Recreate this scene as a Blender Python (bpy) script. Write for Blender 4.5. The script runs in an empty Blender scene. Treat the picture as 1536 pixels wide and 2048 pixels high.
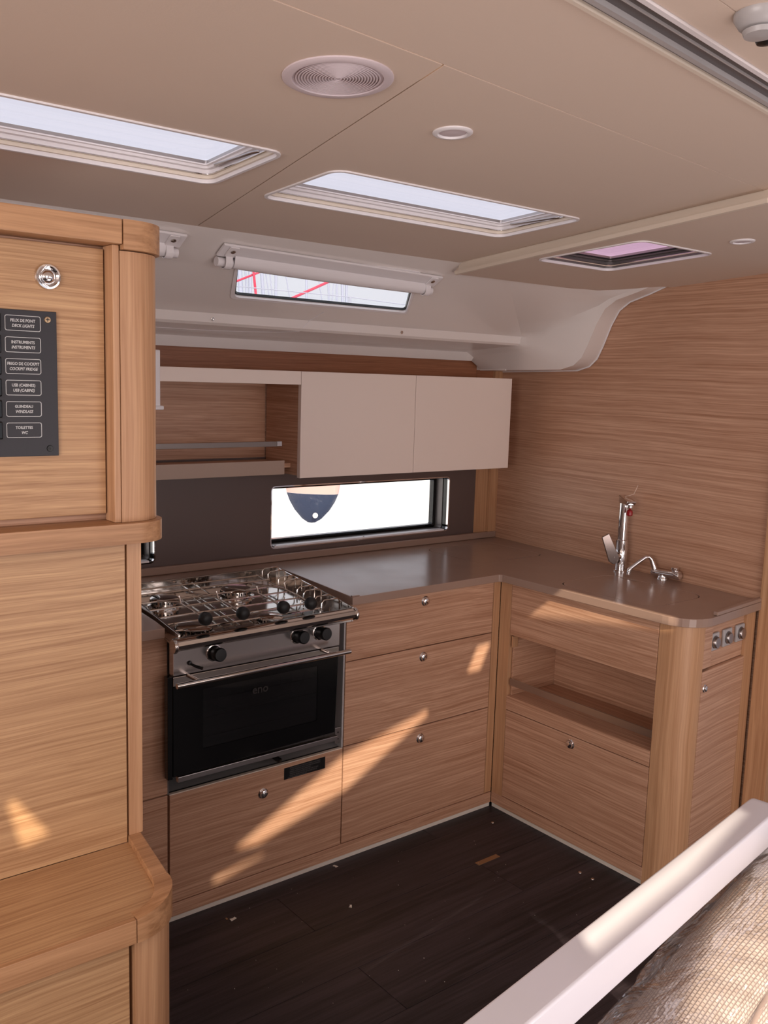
import bpy, bmesh, math, random
from mathutils import Vector, Matrix
random.seed(4)
SC = bpy.context.scene
COL = SC.collection
# ------------------------------------------------------------------ camera
yaw, pit, rol = math.radians(38.7254), math.radians(8.14128), math.radians(1.77206)
fw = Vector((math.sin(yaw)*math.cos(pit), math.cos(yaw)*math.cos(pit), -math.sin(pit)))
r0 = Vector((math.cos(yaw), -math.sin(yaw), 0)); u0 = r0.cross(fw)
rt = r0*math.cos(rol) + u0*math.sin(rol); up = -r0*math.sin(rol) + u0*math.cos(rol)
cd = bpy.data.cameras.new('camera'); cam = bpy.data.objects.new('camera', cd); COL.objects.link(cam)
cd.sensor_fit = 'VERTICAL'; cd.sensor_height = 36; cd.lens = 1854*36/2048; cd.clip_start = .02
cam.matrix_world = Matrix((( rt.x, up.x, -fw.x, 0), (rt.y, up.y, -fw.y, 0), (rt.z, up.z, -fw.z, 1.5), (0, 0, 0, 1)))
SC.camera = cam
# ------------------------------------------------------------------ world, sun, exposure
SC.view_settings.view_transform = 'Standard'; SC.view_settings.look = 'None'
SC.view_settings.exposure = -0.22; SC.view_settings.gamma = 1; SC.view_settings.use_curve_mapping = False
w = bpy.data.worlds.new('world'); SC.world = w; w.use_nodes = True
bg = w.node_tree.nodes['Background']; bg.inputs[0].default_value = (.93, .93, 1, 1); bg.inputs[1].default_value = 1.2
SAZ, SEL = math.radians(25), math.radians(36)
SUN = Vector((math.sin(SAZ)*math.cos(SEL), math.cos(SAZ)*math.cos(SEL), -math.sin(SEL)))
sd = bpy.data.lights.new('sun', 'SUN'); so = bpy.data.objects.new('sun', sd); COL.objects.link(so)
sd.energy = 7.0; sd.angle = math.radians(.53); sd.color = (1, .86, .66)
so.rotation_euler = (-SUN).to_track_quat('Z', 'Y').to_euler(); so.location = (-2, -3, 5)
def area(name, loc, tgt, sx, sy, e, col):
    d = bpy.data.lights.new(name, 'AREA'); d.shape = 'RECTANGLE'; d.size = sx; d.size_y = sy; d.energy = e; d.color = col
    o = bpy.data.objects.new(name, d); COL.objects.link(o); o.location = loc
    o.rotation_euler = (Vector(loc)-Vector(tgt)).to_track_quat('Z', 'Y').to_euler(); return o
area('companionway_fill', (.2, -1.35, 1.7), (1.4, 2.0, .9), 1.1, .7, 8, (1, .90, .87))  # added area lamp, stands in for daylight from the unseen companionway
area('bulkhead_fill', (-1.45, .1, 1.5), (2.5, 1.6, 1.1), 1.4, .6, 37, (1, .91, .88))  # added area lamp at the left wall opening, brightens the bulkhead
area('saloon_fill', (2.2, -1.4, 1.45), (1.2, 2.0, 1.2), 1.5, .5, 9, (1, .91, .90))  # added area lamp, stands in for daylight of unseen saloon windows
area('ceiling_fill', (1.25, -.5, .45), (1.45, 2.2, 1.9), 1.3, .9, 16, (1, .86, .82))  # added low fill lamp aimed up to brighten ceiling and coaming
# ------------------------------------------------------------------ materials
def newmat(n):
    m = bpy.data.materials.new(n); m.use_nodes = True; return m, m.node_tree, m.node_tree.nodes['Principled BSDF']
def s2l(c): return tuple((v/255/12.92 if v/255 <= .04045 else ((v/255+.055)/1.055)**2.4) for v in c) + (1,)
def plain(n, c, rough=.5, metal=0, spec=.5, bump=0, bs=200, var=0, coat=0):
    m, t, p = newmat(n); p.inputs['Roughness'].default_value = rough; p.inputs['Metallic'].default_value = metal
    p.inputs['Specular IOR Level'].default_value = spec; p.inputs['Base Color'].default_value = s2l(c)
    p.inputs['Coat Weight'].default_value = coat; p.inputs['Coat Roughness'].default_value = .08
    tc = t.nodes.new('ShaderNodeTexCoord'); nz = t.nodes.new('ShaderNodeTexNoise'); nz.inputs['Scale'].default_value = bs
    t.links.new(tc.outputs['Object'], nz.inputs['Vector'])
    if bump:
        b = t.nodes.new('ShaderNodeBump'); b.inputs['Strength'].default_value = bump; b.inputs['Distance'].default_value = .001
        t.links.new(nz.outputs['Fac'], b.inputs['Height']); t.links.new(b.outputs['Normal'], p.inputs['Normal'])
    if var:
        n2 = t.nodes.new('ShaderNodeTexNoise'); n2.inputs['Scale'].default_value = 9; n2.inputs['Detail'].default_value = 4
        t.links.new(tc.outputs['Object'], n2.inputs['Vector'])
        r = t.nodes.new('ShaderNodeMapRange'); r.inputs[3].default_value = rough-var; r.inputs[4].default_value = rough+var
        r.inputs[1].default_value = .3; r.inputs[2].default_value = .7
        t.links.new(n2.outputs['Fac'], r.inputs[0]); t.links.new(r.outputs[0], p.inputs['Roughness'])
    return m
def wood(n, ax, c1, c2, cross=210, along=1.7, rough=.42, bump=.10, big=.14, thin=None):
    m, t, p = newmat(n); N = t.nodes; L = t.links
    tc = N.new('ShaderNodeTexCoord'); oi = N.new('ShaderNodeObjectInfo')
    add = N.new('ShaderNodeVectorMath'); add.operation = 'MULTIPLY_ADD'
    cx = N.new('ShaderNodeCombineXYZ'); ml = N.new('ShaderNodeMath'); ml.operation = 'MULTIPLY'; ml.inputs[1].default_value = 7.3
    L.new(oi.outputs['Random'], ml.inputs[0])
    for i in range(3): L.new(ml.outputs[0], cx.inputs[i])
    L.new(tc.outputs['Object'], add.inputs[0]); add.inputs[1].default_value = (1, 1, 1); L.new(cx.outputs[0], add.inputs[2])
    # slow waviness so the grain is not ruled
    wn = N.new('ShaderNodeTexNoise'); wn.inputs['Scale'].default_value = 2.2; L.new(add.outputs[0], wn.inputs['Vector'])
    sc = N.new('ShaderNodeVectorMath'); sc.operation = 'SCALE'; sc.inputs['Scale'].default_value = .02; L.new(wn.outputs['Color'], sc.inputs[0])
    ad2 = N.new('ShaderNodeVectorMath'); L.new(add.outputs[0], ad2.inputs[0]); L.new(sc.outputs[0], ad2.inputs[1])
    def layer(cr, al, det):
        mp = N.new('ShaderNodeMapping'); s = [cr]*3; s[ax] = al
        if thin is not None: s[thin] = 2.0
        mp.inputs['Scale'].default_value = s
        nz = N.new('ShaderNodeTexNoise'); nz.inputs['Scale'].default_value = 1; nz.inputs['Detail'].default_value = det
        nz.inputs['Roughness'].default_value = .6
        L.new(ad2.outputs[0], mp.inputs[0]); L.new(mp.outputs[0], nz.inputs['Vector']); return nz
    a = layer(cross, along, 3); b = layer(cross*.18, along*.45, 2); c = layer(cross*3.2, along*6, 2)
    m1 = N.new('ShaderNodeMath'); m1.operation = 'MULTIPLY_ADD'; m1.inputs[1].default_value = big
    L.new(b.outputs['Fac'], m1.inputs[0]); L.new(a.outputs['Fac'], m1.inputs[2])
    m2 = N.new('ShaderNodeMath'); m2.operation = 'MULTIPLY_ADD'; m2.inputs[1].default_value = .45
    L.new(c.outputs['Fac'], m2.inputs[0]); L.new(m1.outputs[0], m2.inputs[2])
    mid = .5*(1+big+.45)
    mr = N.new('ShaderNodeMapRange'); mr.inputs[1].default_value = mid-.24; mr.inputs[2].default_value = mid+.23
    L.new(m2.outputs[0], mr.inputs[0])
    mx = N.new('ShaderNodeMix'); mx.data_type = 'RGBA'; L.new(mr.outputs[0], mx.inputs[0])
    mx.inputs[6].default_value = s2l(c1); mx.inputs[7].default_value = s2l(c2); L.new(mx.outputs[2], p.inputs['Base Color'])
    p.inputs['Roughness'].default_value = rough
    bp = N.new('ShaderNodeBump'); bp.inputs['Strength'].default_value = bump; bp.inputs['Distance'].default_value = .0008
    L.new(m2.outputs[0], bp.inputs['Height']); L.new(bp.outputs['Normal'], p.inputs['Normal'])
    return m
OD, OLt = (162, 116, 88), (212, 170, 142)
OAKX = wood('oak_grain_x', 0, OD, OLt); OAKY = wood('oak_grain_y', 1, OD, OLt); OAKXT = wood('oak_grain_x_tower', 0, (158, 116, 80), (202, 162, 120)); OAKXE = wood('oak_grain_x_end', 0, OD, OLt, thin=1); OAKYB = wood('oak_grain_y_bulkhead', 1, OD, OLt, thin=0); OAKZ = wood('oak_grain_z', 2, (172, 126, 90), (204, 160, 122), cross=120, along=1.2)
OAKD = wood('oak_dark_x', 0, (146, 92, 62), (184, 126, 92))
SOLX = wood('solid_oak_x', 0, (154, 110, 74), (196, 150, 110), cross=90, big=.5)
FLOOR = wood('dark_floor', 0, (19, 15, 19), (56, 47, 52), cross=70, along=2.0, rough=.5, bump=.5, big=.9)
CEIL = plain('headliner', (222, 202, 186), .62, bump=.12, bs=350)
GEL = plain('white_gelcoat', (232, 224, 220), .22, coat=.3)
WHITE = plain('white_laminate', (238, 222, 212), .4)
WPLAS = plain('white_plastic', (235, 230, 232), .35)
BONE = plain('bone_trim', (226, 212, 196), .45)
TAUPE = plain('taupe_composite', (156, 130, 116), .23, bump=.03, bs=500, var=.03)
TAUPEL = plain('taupe_laminate', (165, 142, 128), .45)
SPLASH = plain('brown_grey_splash', (98, 82, 78), .35)
STEEL = plain('polished_steel', (205, 198, 192), .09, 1)
CHROME = plain('chrome', (225, 222, 222), .05, 1)
BRUSH = plain('brushed_steel', (180, 174, 172), .3, 1)
DSTEEL = plain('grey_sheet_metal', (118, 112, 110), .4, .6)
BLACK = plain('black_plastic', (14, 14, 15), .35)
BLACKG = plain('black_gloss', (6, 6, 7), .06)
PANELB = plain('anthracite_panel', (34, 33, 40), .45, bump=.1, bs=600)
RUBBER = plain('black_rubber', (12, 12, 13), .5)
INK = plain('printed_white', (205, 205, 205), .5)
INKD = plain('printed_grey', (95, 92, 92), .5)
RED = plain('red_plastic', (150, 8, 22), .3)
STRING = plain('pale_string', (225, 205, 190), .6)
BRASS = plain('brushed_plate', (176, 150, 120), .35, .9)
GREYP = plain('grey_plastic', (176, 172, 172), .35)
TRACK = plain('track_dark', (92, 86, 86), .4)
KICK = plain('pale_kick', (226, 218, 206), .5)
BLUEW = plain('cool_white_wall', (196, 198, 212), .4)
LACQ = plain('white_lacquer', (228, 226, 234), .3, coat=.3)
PAPER = plain('paper', (225, 222, 212), .7)
CONC = plain('boatyard_ground', (214, 216, 222), .8)
NAVY = plain('navy_hull', (52, 62, 86), .3, var=.1)
SPEAK = plain('speaker_plastic', (212, 198, 202), .75, spec=.2)
def glassm(n, tint, gl=.06, rough=.03, fr=.45):
    m = bpy.data.materials.new(n); m.use_nodes = True; t = m.node_tree; t.nodes.clear()
    o = t.nodes.new('ShaderNodeOutputMaterial'); tr = t.nodes.new('ShaderNodeBsdfTransparent'); g = t.nodes.new('ShaderNodeBsdfGlossy')
    mx = t.nodes.new('ShaderNodeMixShader'); lw = t.nodes.new('ShaderNodeLayerWeight'); lw.inputs['Blend'].default_value = .25
    ml = t.nodes.new('ShaderNodeMath'); ml.operation = 'MULTIPLY_ADD'; ml.inputs[1].default_value = fr; ml.inputs[2].default_value = gl
    tr.inputs[0].default_value = tint + (1,); g.inputs['Roughness'].default_value = rough
    t.links.new(lw.outputs['Facing'], ml.inputs[0]); t.links.new(ml.outputs[0], mx.inputs[0])
    t.links.new(tr.outputs[0], mx.inputs[1]); t.links.new(g.outputs[0], mx.inputs[2]); t.links.new(mx.outputs[0], o.inputs[0]); return m
GLASS = glassm('window_glass', (.975, .985, .99), .03, .03, .2); HGLASS = glassm('hatch_acrylic', (.92, .915, .95), .02, .05, .12)
OGLASS = glassm('oven_glass', (.16, .14, .14), .05, .01)
PGLASS = glassm('pink_tinted_acrylic', (.86, .68, .77), .02, .05, .15)
def plasticwrap():
    m = bpy.data.materials.new('clear_wrap'); m.use_nodes = True; t = m.node_tree; t.nodes.clear(); N = t.nodes; L = t.links
    o = N.new('ShaderNodeOutputMaterial'); tr = N.new('ShaderNodeBsdfTransparent'); g = N.new('ShaderNodeBsdfGlossy'); df = N.new('ShaderNodeBsdfDiffuse')
    tr.inputs[0].default_value = (.95, .95, .96, 1); g.inputs['Roughness'].default_value = .08; df.inputs[0].default_value = (.9, .9, .95, 1)
    tc = N.new('ShaderNodeTexCoord'); mp = N.new('ShaderNodeMapping'); mp.inputs['Rotation'].default_value = (.3, .9, .4); mp.inputs['Scale'].default_value = (9, 30, 9)
    nz = N.new('ShaderNodeTexNoise'); nz.inputs['Scale'].default_value = 1; nz.inputs['Detail'].default_value = 3; nz.inputs['Distortion'].default_value = 1.2
    L.new(tc.outputs['Object'], mp.inputs[0]); L.new(mp.outputs[0], nz.inputs['Vector'])
    bp = N.new('ShaderNodeBump'); bp.inputs['Strength'].default_value = 1; bp.inputs['Distance'].default_value = .014
    L.new(nz.outputs['Fac'], bp.inputs['Height']); L.new(bp.outputs['Normal'], g.inputs['Normal'])
    lw = N.new('ShaderNodeLayerWeight'); lw.inputs['Blend'].default_value = .4; L.new(bp.outputs['Normal'], lw.inputs['Normal'])
    ml = N.new('ShaderNodeMath'); ml.operation = 'MULTIPLY_ADD'; ml.inputs[1].default_value = .55; ml.inputs[2].default_value = .10
    L.new(lw.outputs['Facing'], ml.inputs[0])
    m1 = N.new('ShaderNodeMixShader'); m1.inputs[0].default_value = .07; L.new(tr.outputs[0], m1.inputs[1]); L.new(df.outputs[0], m1.inputs[2])
    m2 = N.new('ShaderNodeMixShader'); L.new(ml.outputs[0], m2.inputs[0]); L.new(m1.outputs[0], m2.inputs[1]); L.new(g.outputs[0], m2.inputs[2])
    L.new(m2.outputs[0], o.inputs[0]); return m
WRAP = plasticwrap()
def fabric():
    m, t, p = newmat('woven_fabric'); N = t.nodes; L = t.links
    uv = N.new('ShaderNodeTexCoord'); mp = N.new('ShaderNodeMapping'); mp.inputs['Scale'].default_value = (1, 1, 1)
    br = N.new('ShaderNodeTexBrick'); br.inputs['Scale'].default_value = 1; br.inputs['Brick Width'].default_value = .0078; br.inputs['Row Height'].default_value = .0050
    br.inputs['Mortar Size'].default_value = .0012; br.inputs['Mortar Smooth'].default_value = 1
    br.inputs['Color1'].default_value = s2l((224, 206, 192)); br.inputs['Color2'].default_value = s2l((206, 184, 168)); br.inputs['Mortar'].default_value = s2l((172, 146, 132))
    L.new(uv.outputs['UV'], mp.inputs[0]); L.new(mp.outputs[0], br.inputs['Vector']); L.new(br.outputs['Color'], p.inputs['Base Color'])
    iv = N.new('ShaderNodeMath'); iv.operation = 'SUBTRACT'; iv.inputs[0].default_value = 1; L.new(br.outputs['Fac'], iv.inputs[1])
    b = N.new('ShaderNodeBump'); b.inputs['Strength'].default_value = .8; b.inputs['Distance'].default_value = .002
    L.new(iv.outputs[0], b.inputs['Height']); L.new(b.outputs['Normal'], p.inputs['Normal']); p.inputs['Roughness'].default_value = .85; return m
FAB = fabric()
# ------------------------------------------------------------------ helpers
def tag(o, label, cat, group=None, kind=None):
    if label: o['label'] = label
    if cat: o['category'] = cat
    if group: o['group'] = group
    if kind: o['kind'] = kind
    return o
def empty(name, loc, label=None, cat=None, group=None, kind=None):
    o = bpy.data.objects.new(name, None); COL.objects.link(o); o.location = loc; o.empty_display_size = .05
    return tag(o, label, cat, group, kind)
def wloc(o):
    v = Vector((0, 0, 0))
    while o: v += Vector(o.location); o = o.parent
    return v
def mk(name, verts, faces, mat, parent=None, smooth=False, bevel=0, loc=None, seg=2, autos=None):
    vs = [Vector(v) for v in verts]
    if loc is None:
        loc = Vector([(min(v[i] for v in vs)+max(v[i] for v in vs))/2 for i in range(3)])
    loc = Vector(loc)
    me = bpy.data.meshes.new(name); me.from_pydata([v-loc for v in vs], [], faces)
    bm = bmesh.new(); bm.from_mesh(me); bmesh.ops.recalc_face_normals(bm, faces=bm.faces); bm.to_mesh(me); bm.free()
    me.materials.append(mat)
    if smooth:
        for p in me.polygons: p.use_smooth = True
        if autos: me.set_sharp_from_angle(angle=math.radians(autos))
    o = bpy.data.objects.new(name, me); COL.objects.link(o)
    o.location = loc - (wloc(parent) if parent else Vector())
    o.parent = parent
    if bevel:
        b = o.modifiers.new('bevel', 'BEVEL'); b.width = bevel; b.segments = seg; b.limit_method = 'ANGLE'; b.angle_limit = math.radians(40)
    return o
BF = [(0, 1, 3, 2), (4, 6, 7, 5), (0, 4, 5, 1), (2, 3, 7, 6), (0, 2, 6, 4), (1, 5, 7, 3)]
def box(name, x, y, z, mat, parent=None, bevel=.0008, T=None):
    vs = [(a, b, c) for a in x for b in y for c in z]
    if T: vs = [T(*v) for v in vs]
    return mk(name, vs, BF, mat, parent, bevel=bevel)
def circ(n, r, r2=None): return [(r*math.cos(2*math.pi*i/n), (r2 or r)*math.sin(2*math.pi*i/n)) for i in range(n)]
def rrect(a0, a1, b0, b1, r, n=5):
    o = []
    for cx, cy, s in ((a1-r, b1-r, 0), (a0+r, b1-r, 90), (a0+r, b0+r, 180), (a1-r, b0+r, 270)):
        for i in range(n+1):
            t = math.radians(s+90*i/n); o.append((cx+r*math.cos(t), cy+r*math.sin(t)))
    return o
def prism(name, outer, f, h0, h1, mat, parent=None, holes=(), bevel=0, smooth=False, seg=2, autos=35):
    """2-D outline (with holes) extruded; f(a,b,h) maps to the room."""
    loops = [outer]+list(holes); flat = [p for l in loops for p in l]; n = len(flat)
    if holes:
        bm = bmesh.new(); bv = [bm.verts.new((p[0], p[1], 0)) for p in flat]; k = 0; be = []
        for l in loops:
            for q in range(len(l)): be.append(bm.edges.new((bv[k+q], bv[k+(q+1) % len(l)])))
            k += len(l)
        bm.verts.index_update()
        bmesh.ops.triangle_fill(bm, use_beauty=True, use_dissolve=False, edges=be, normal=(0, 0, 1))
        tris = [tuple(v.index for v in f_.verts) for f_ in bm.faces]; bm.free()
        def ar(l): return sum(l[i-1][0]*l[i][1]-l[i][0]*l[i-1][1] for i in range(len(l)))/2
        if abs(sum(abs(ar([flat[k] for k in t])) for t in tris)-abs(ar(outer))+sum(abs(ar(l)) for l in holes)) > 1e-4: print('TESS FAIL', name)
    else: tris = [tuple(range(n))]
    vs = [f(a, b, h0) for a, b in flat]+[f(a, b, h1) for a, b in flat]
    fc = [t for t in tris]+[tuple(i+n for i in reversed(t)) for t in tris]
    k = 0
    for l in loops:
        m = len(l)
        for i in range(m): j = (i+1) % m; fc.append((k+i, k+j, k+j+n, k+i+n))
        k += m
    return mk(name, vs, fc, mat, parent, bevel=bevel, smooth=smooth, seg=seg, autos=autos if smooth else None)
def XY(a, b, h): return (a, b, h)
def XZ(a, b, h): return (a, h, b)
def YZ(a, b, h): return (h, a, b)
def frame(axis):
    a = Vector(axis).normalized(); t = Vector((0, 0, 1)) if abs(a.z) < .9 else Vector((1, 0, 0))
    u = a.cross(t).normalized(); return a, u, a.cross(u)
def lathe(name, prof, org, axis, mat, parent=None, seg=20, smooth=True):
    a, u, v = frame(axis); org = Vector(org); vs = []; fc = []
    for r, h in prof:
        for i in range(seg):
            t = 2*math.pi*i/seg; vs.append(org+a*h+(u*math.cos(t)+v*math.sin(t))*max(r, 1e-5))
    for k in range(len(prof)-1):
        for i in range(seg): j = (i+1) % seg; fc.append((k*seg+i, k*seg+j, (k+1)*seg+j, (k+1)*seg+i))
    fc.append(tuple(range(seg))); fc.append(tuple(reversed(range((len(prof)-1)*seg, len(prof)*seg))))
    return mk(name, vs, fc, mat, parent, smooth=smooth, autos=40 if smooth else None)
def tubemesh(pts, r, seg=10, closed=False):
    pts = [Vector(p) for p in pts]; vs = []; fc = []; n = len(pts); pu = None
    for i, p in enumerate(pts):
        if closed: d = (pts[(i+1) % n]-pts[i-1]).normalized()
        else: d = (pts[min(i+1, n-1)]-pts[max(i-1, 0)]).normalized()
        if pu is None: _, u, v = frame(d)
        else: u = (pu-d*pu.dot(d)).normalized(); v = d.cross(u)
        pu = u
        rr = r[i] if isinstance(r, (list, tuple)) else r
        for k in range(seg):
            t = 2*math.pi*k/seg; vs.append(p+(u*math.cos(t)+v*math.sin(t))*rr)
    for i in range(n if closed else n-1):
        j = (i+1) % n
        for k in range(seg): l = (k+1) % seg; fc.append((i*seg+k, i*seg+l, j*seg+l, j*seg+k))
    if not closed: fc.append(tuple(range(seg))); fc.append(tuple(reversed(range((n-1)*seg, n*seg))))
    return vs, fc
def tube(name, pts, r, mat, parent=None, seg=10, closed=False):
    v, f = tubemesh(pts, r, seg, closed); return mk(name, v, f, mat, parent, smooth=True, autos=50)
def joined(name, meshes, mat, parent, kind=None):
    V = []; F = []
    for v, f in meshes: k = len(V); V += list(v); F += [tuple(i+k for i in q) for q in f]
    o = mk(name, V, F, mat, parent, smooth=True, autos=50)
    if kind: o['kind'] = kind
    return o
def text(name, s, size, T, mat, parent, shear=0, sx=1):
    """flat lettering; T(a,b) maps letter plane to room coordinates"""
    cu = bpy.data.curves.new('lettering', 'FONT'); cu.body = s; cu.size = size; cu.align_x = 'CENTER'; cu.align_y = 'CENTER'; cu.shear = shear
    cu.resolution_u = 2; cu.offset = size*.02
    to = bpy.data.objects.new('tmp', cu); COL.objects.link(to); bpy.context.view_layer.update()
    me = bpy.data.meshes.new_from_object(to.evaluated_get(bpy.context.evaluated_depsgraph_get()))
    vs = [T(v.co.x*sx, v.co.y) for v in me.vertices]; fs = [tuple(p.vertices) for p in me.polygons]
    bpy.data.objects.remove(to); bpy.data.curves.remove(cu)
    return mk(name, vs, fs, mat, parent)
KP = [(.0165, 0), (.0165, .002), (.0145, .004), (.0135, .003), (.0125, .003), (.0125, .006), (.0115, .009), (.007, .0115), (.001, .012)]
def knob(p, axis, parent, s=1.0):
    r = lathe('knob', [(a*s, b*s) for a, b in KP], p, axis, CHROME, parent, seg=20); return r
# ================================================================== STRUCTURE
fl = empty('floor', (1.2, .8, 0), kind='structure')
box('subfloor', (-1.7, 3.5), (-1.7, 2.9), (-.06, -.012), BLACK, fl, bevel=0)
y = -1.6; r = 0; W = .196
while y < 2.20:
    y1 = min(y+W, 2.2); off = [-.95, -.25, .49, -.6][r % 4] ; xs = [-1.6]
    x = -1.6+((1.8543+1.6+off*0) % 1.5) if False else -1.6
    cuts = []
    c = 1.85-3.0 + (0 if r % 2 == 0 else .62) if True else 0
    while c < 3.4:
        if c > -1.5: cuts.append(c)
        c += 1.25
    cuts = [-1.6]+cuts+[3.4]
    for a, b in zip(cuts[:-1], cuts[1:]):
        box('plank', (a+.0006, b-.0006), (y+.0006, y1-.0006), (-.012, 0), FLOOR, fl, bevel=.0005)
    y = y1; r += 1
# planes
def CZ(y): return 1.856+.055*(2.12-y)      # main headliner
def LZ(y): return 1.825+.055*(2.12-y)      # lower headliner on the right
def cslab(name, outer, holes, zf, mat, parent, t=.010, dz=0):
    return prism(name, outer, lambda a, b, h: (a, b, zf(b)+h), dz, dz+t, mat, parent, holes)
cl = empty('ceiling', (1, 1, 1.9), kind='structure')
H1 = rrect(.20, .922, 1.460, 1.735, .03); H2 = rrect(1.055, 1.775, 1.492, 1.768, .03)
G = .0015
# joint line between left and right panel: (1.086,2.107)->(.869,.985)
jx = lambda y: .869+(y-.985)*(.217/1.122)
yb = lambda x: .951+(x-.6)*.085+.034*0        # boundary to the inner panel
LP = [(-1.62, yb(-1.62)+G), (.869-G, .985+G), (jx(2.135)-G, 2.135), (-1.62, 2.135)]
RP = [(.869+G, .985+G), (1.855, 1.085), (1.962, 2.138), (jx(2.138)+G, 2.138)]
cslab('panel', LP, [H1], CZ, CEIL, cl)
cslab('panel', RP, [H2], CZ, CEIL, cl)
MP = [(-1.62, yb(-1.62)-G), (-1.62, .452), (.56, .718), (1.60, .845), (1.81, .871), (1.855, 1.085-G), (.869, .985-G)]
cslab('panel', MP, [], CZ, CEIL, cl)
# lower headliner with the small hatch, over the sink
H3 = rrect(1.965, 2.285, 1.462, 1.815, .03)
LW = [(1.832+.006, 1.059), (1.80, .60), (2.9, .60), (2.9, 1.90), (2.759, 1.903), (2.70, 1.92), (2.618, 2.131), (1.966, 2.138)]
cslab('lower_panel', LW, [H3], LZ, CEIL, cl, t=.008)
cslab('lower_panel_roof', [(1.86, .6), (3.5, .6), (3.5, 2.2), (1.985, 2.2), (1.975, 2.13), (1.875, 1.06)], [rrect(1.975, 2.275, 1.472, 1.805, .02)], LZ, CEIL, cl, t=.012, dz=.0095)
# step face between the two headliners
prism('step_beam', [(1.855, 1.06), (1.972, 2.133), (1.988, 2.133), (1.872, 1.06)], lambda a, b, h: (a, b, LZ(b)+h), .0085, .036, BONE, cl)
prism('step_beam', [(1.84, .60), (1.855, 1.058), (1.93, 1.058), (1.93, .60)], lambda a, b, h: (a, b, LZ(b)+h), .0085, .036, BONE, cl)
cslab('edge_lip', [(1.828, 1.059), (1.962, 2.140), (1.974, 2.140), (1.84, 1.059)], [], LZ, BONE, cl, t=.010, dz=-.002)
# unseen aft deckhead; slots added and shaped to throw the sun patches
def back(p, z=1.985):
    p = Vector(p); k = (z-p.z)/SUN.z; q = p+SUN*k; return (q.x, q.y)
F0 = lambda x, z: (x, 2.19, z)
streak = [F0(1.215, .140), F0(1.62, .345), F0(1.965, .425), F0(1.965, .385), F0(1.64, .215), F0(1.32, .128)]
small = [F0(1.165, .050), F0(1.185, .090), F0(1.37, .116), F0(1.34, .088)]
SLOTS = [streak, small,
         [F0(2.13, .50), F0(2.235, .70), F0(2.25, .60), F0(2.20, .50)],
         [(2.285, 2.11, .80), (2.285, 1.9, .845), (2.285, 1.50, .85), (2.285, 1.50, .79), (2.285, 1.90, .735), (2.285, 2.12, .70)],
         [(.415, 1.46, .80), (.43, 1.46, .81), (.495, 1.46, .72), (.44, 1.46, .705)],
         [(.880, .677, .82), (.843, .618, .82), (1.11, .655, .82), (1.39, .722, .82), (1.36, .750, .82), (1.1, .709, .82)],
         [(.98, .60, .70), (1.20, .67, .74), (1.46, .71, .76), (1.50, .40, .60), (.90, .35, .55)]]
slots = [[back(p) for p in s] for s in SLOTS]
def area2(l): return sum(l[i-1][0]*l[i][1]-l[i][0]*l[i-1][1] for i in range(len(l)))
slots = [s if area2(s) < 0 else s[::-1] for s in slots]
aft_out = [(-1.7, -1.7), (3.5, -1.7), (3.5, .72), (1.55, .78), (1.2, .64), (.4, .58), (-1.7, .58)]
for s in slots: print('slot', [(round(a, 2), round(b, 2)) for a, b in s])
prism('deckhead_sun_mask', aft_out, XY, 1.985, 2.005, CEIL, cl, slots)
prism('deckhead_skirt', [(-1.7, .56), (.75, .66), (1.25, .74), (1.8, .82), (3.4, .80), (3.4, .62), (1.3, .66), (.8, .6), (-1.7, .52)], XY, 1.99, 2.02, CEIL, cl)
# inner aft strip beyond the curtain track
def strip(name, o0, o1, dz, t, mat, parent=cl, A=(.56, .718), B=(1.60, .845)):
    d = Vector((B[0]-A[0], B[1]-A[1])).normalized(); n = Vector((d.y, -d.x))
    q = [(A[0]+n.x*o, A[1]+n.y*o) for o in (o0, o1)]; p = [(B[0]+n.x*o, B[1]+n.y*o) for o in (o1, o0)]
    return cslab(name, q+p, [], CZ, mat, parent, t=t, dz=dz)
tr = empty('curtain_track', (1.1, .75, 1.93), 'long grey slotted track in the ceiling at the top right', 'ceiling track')
strip('edge_bead', .000, .006, -.004, .010, BONE, tr)
strip('inner_lip', .006, .014, .002, .006, TRACK, tr)
strip('lower_rail', .014, .022, -.003, .010, GREYP, tr)
strip('slot', .022, .040, .004, .006, TRACK, tr)
strip('centre_rib', .040, .042, .000, .008, GREYP, tr)
strip('upper_slot', .042, .056, .003, .006, DSTEEL, tr)
strip('outer_bead', .056, .063, -.003, .010, WPLAS, tr)
strip('aft_ceiling_panel', .065, .118, .0, .02, CEIL)
strip('aft_ceiling_panel', .1195, .30, .0, .02, CEIL)
box('roof_blanking', (-1.7, .56), (.5, .75), (1.94, 1.99), CEIL, cl, bevel=0)
# added unseen box above the deck, stops the sun entering the skylights
co = prism('sun_blocker', [(-2.5, .86), (5, 1.02), (5, 1.16), (-2.5, 1.0)], XY, 2.03, 2.95, GEL); co['kind'] = 'structure'
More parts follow.
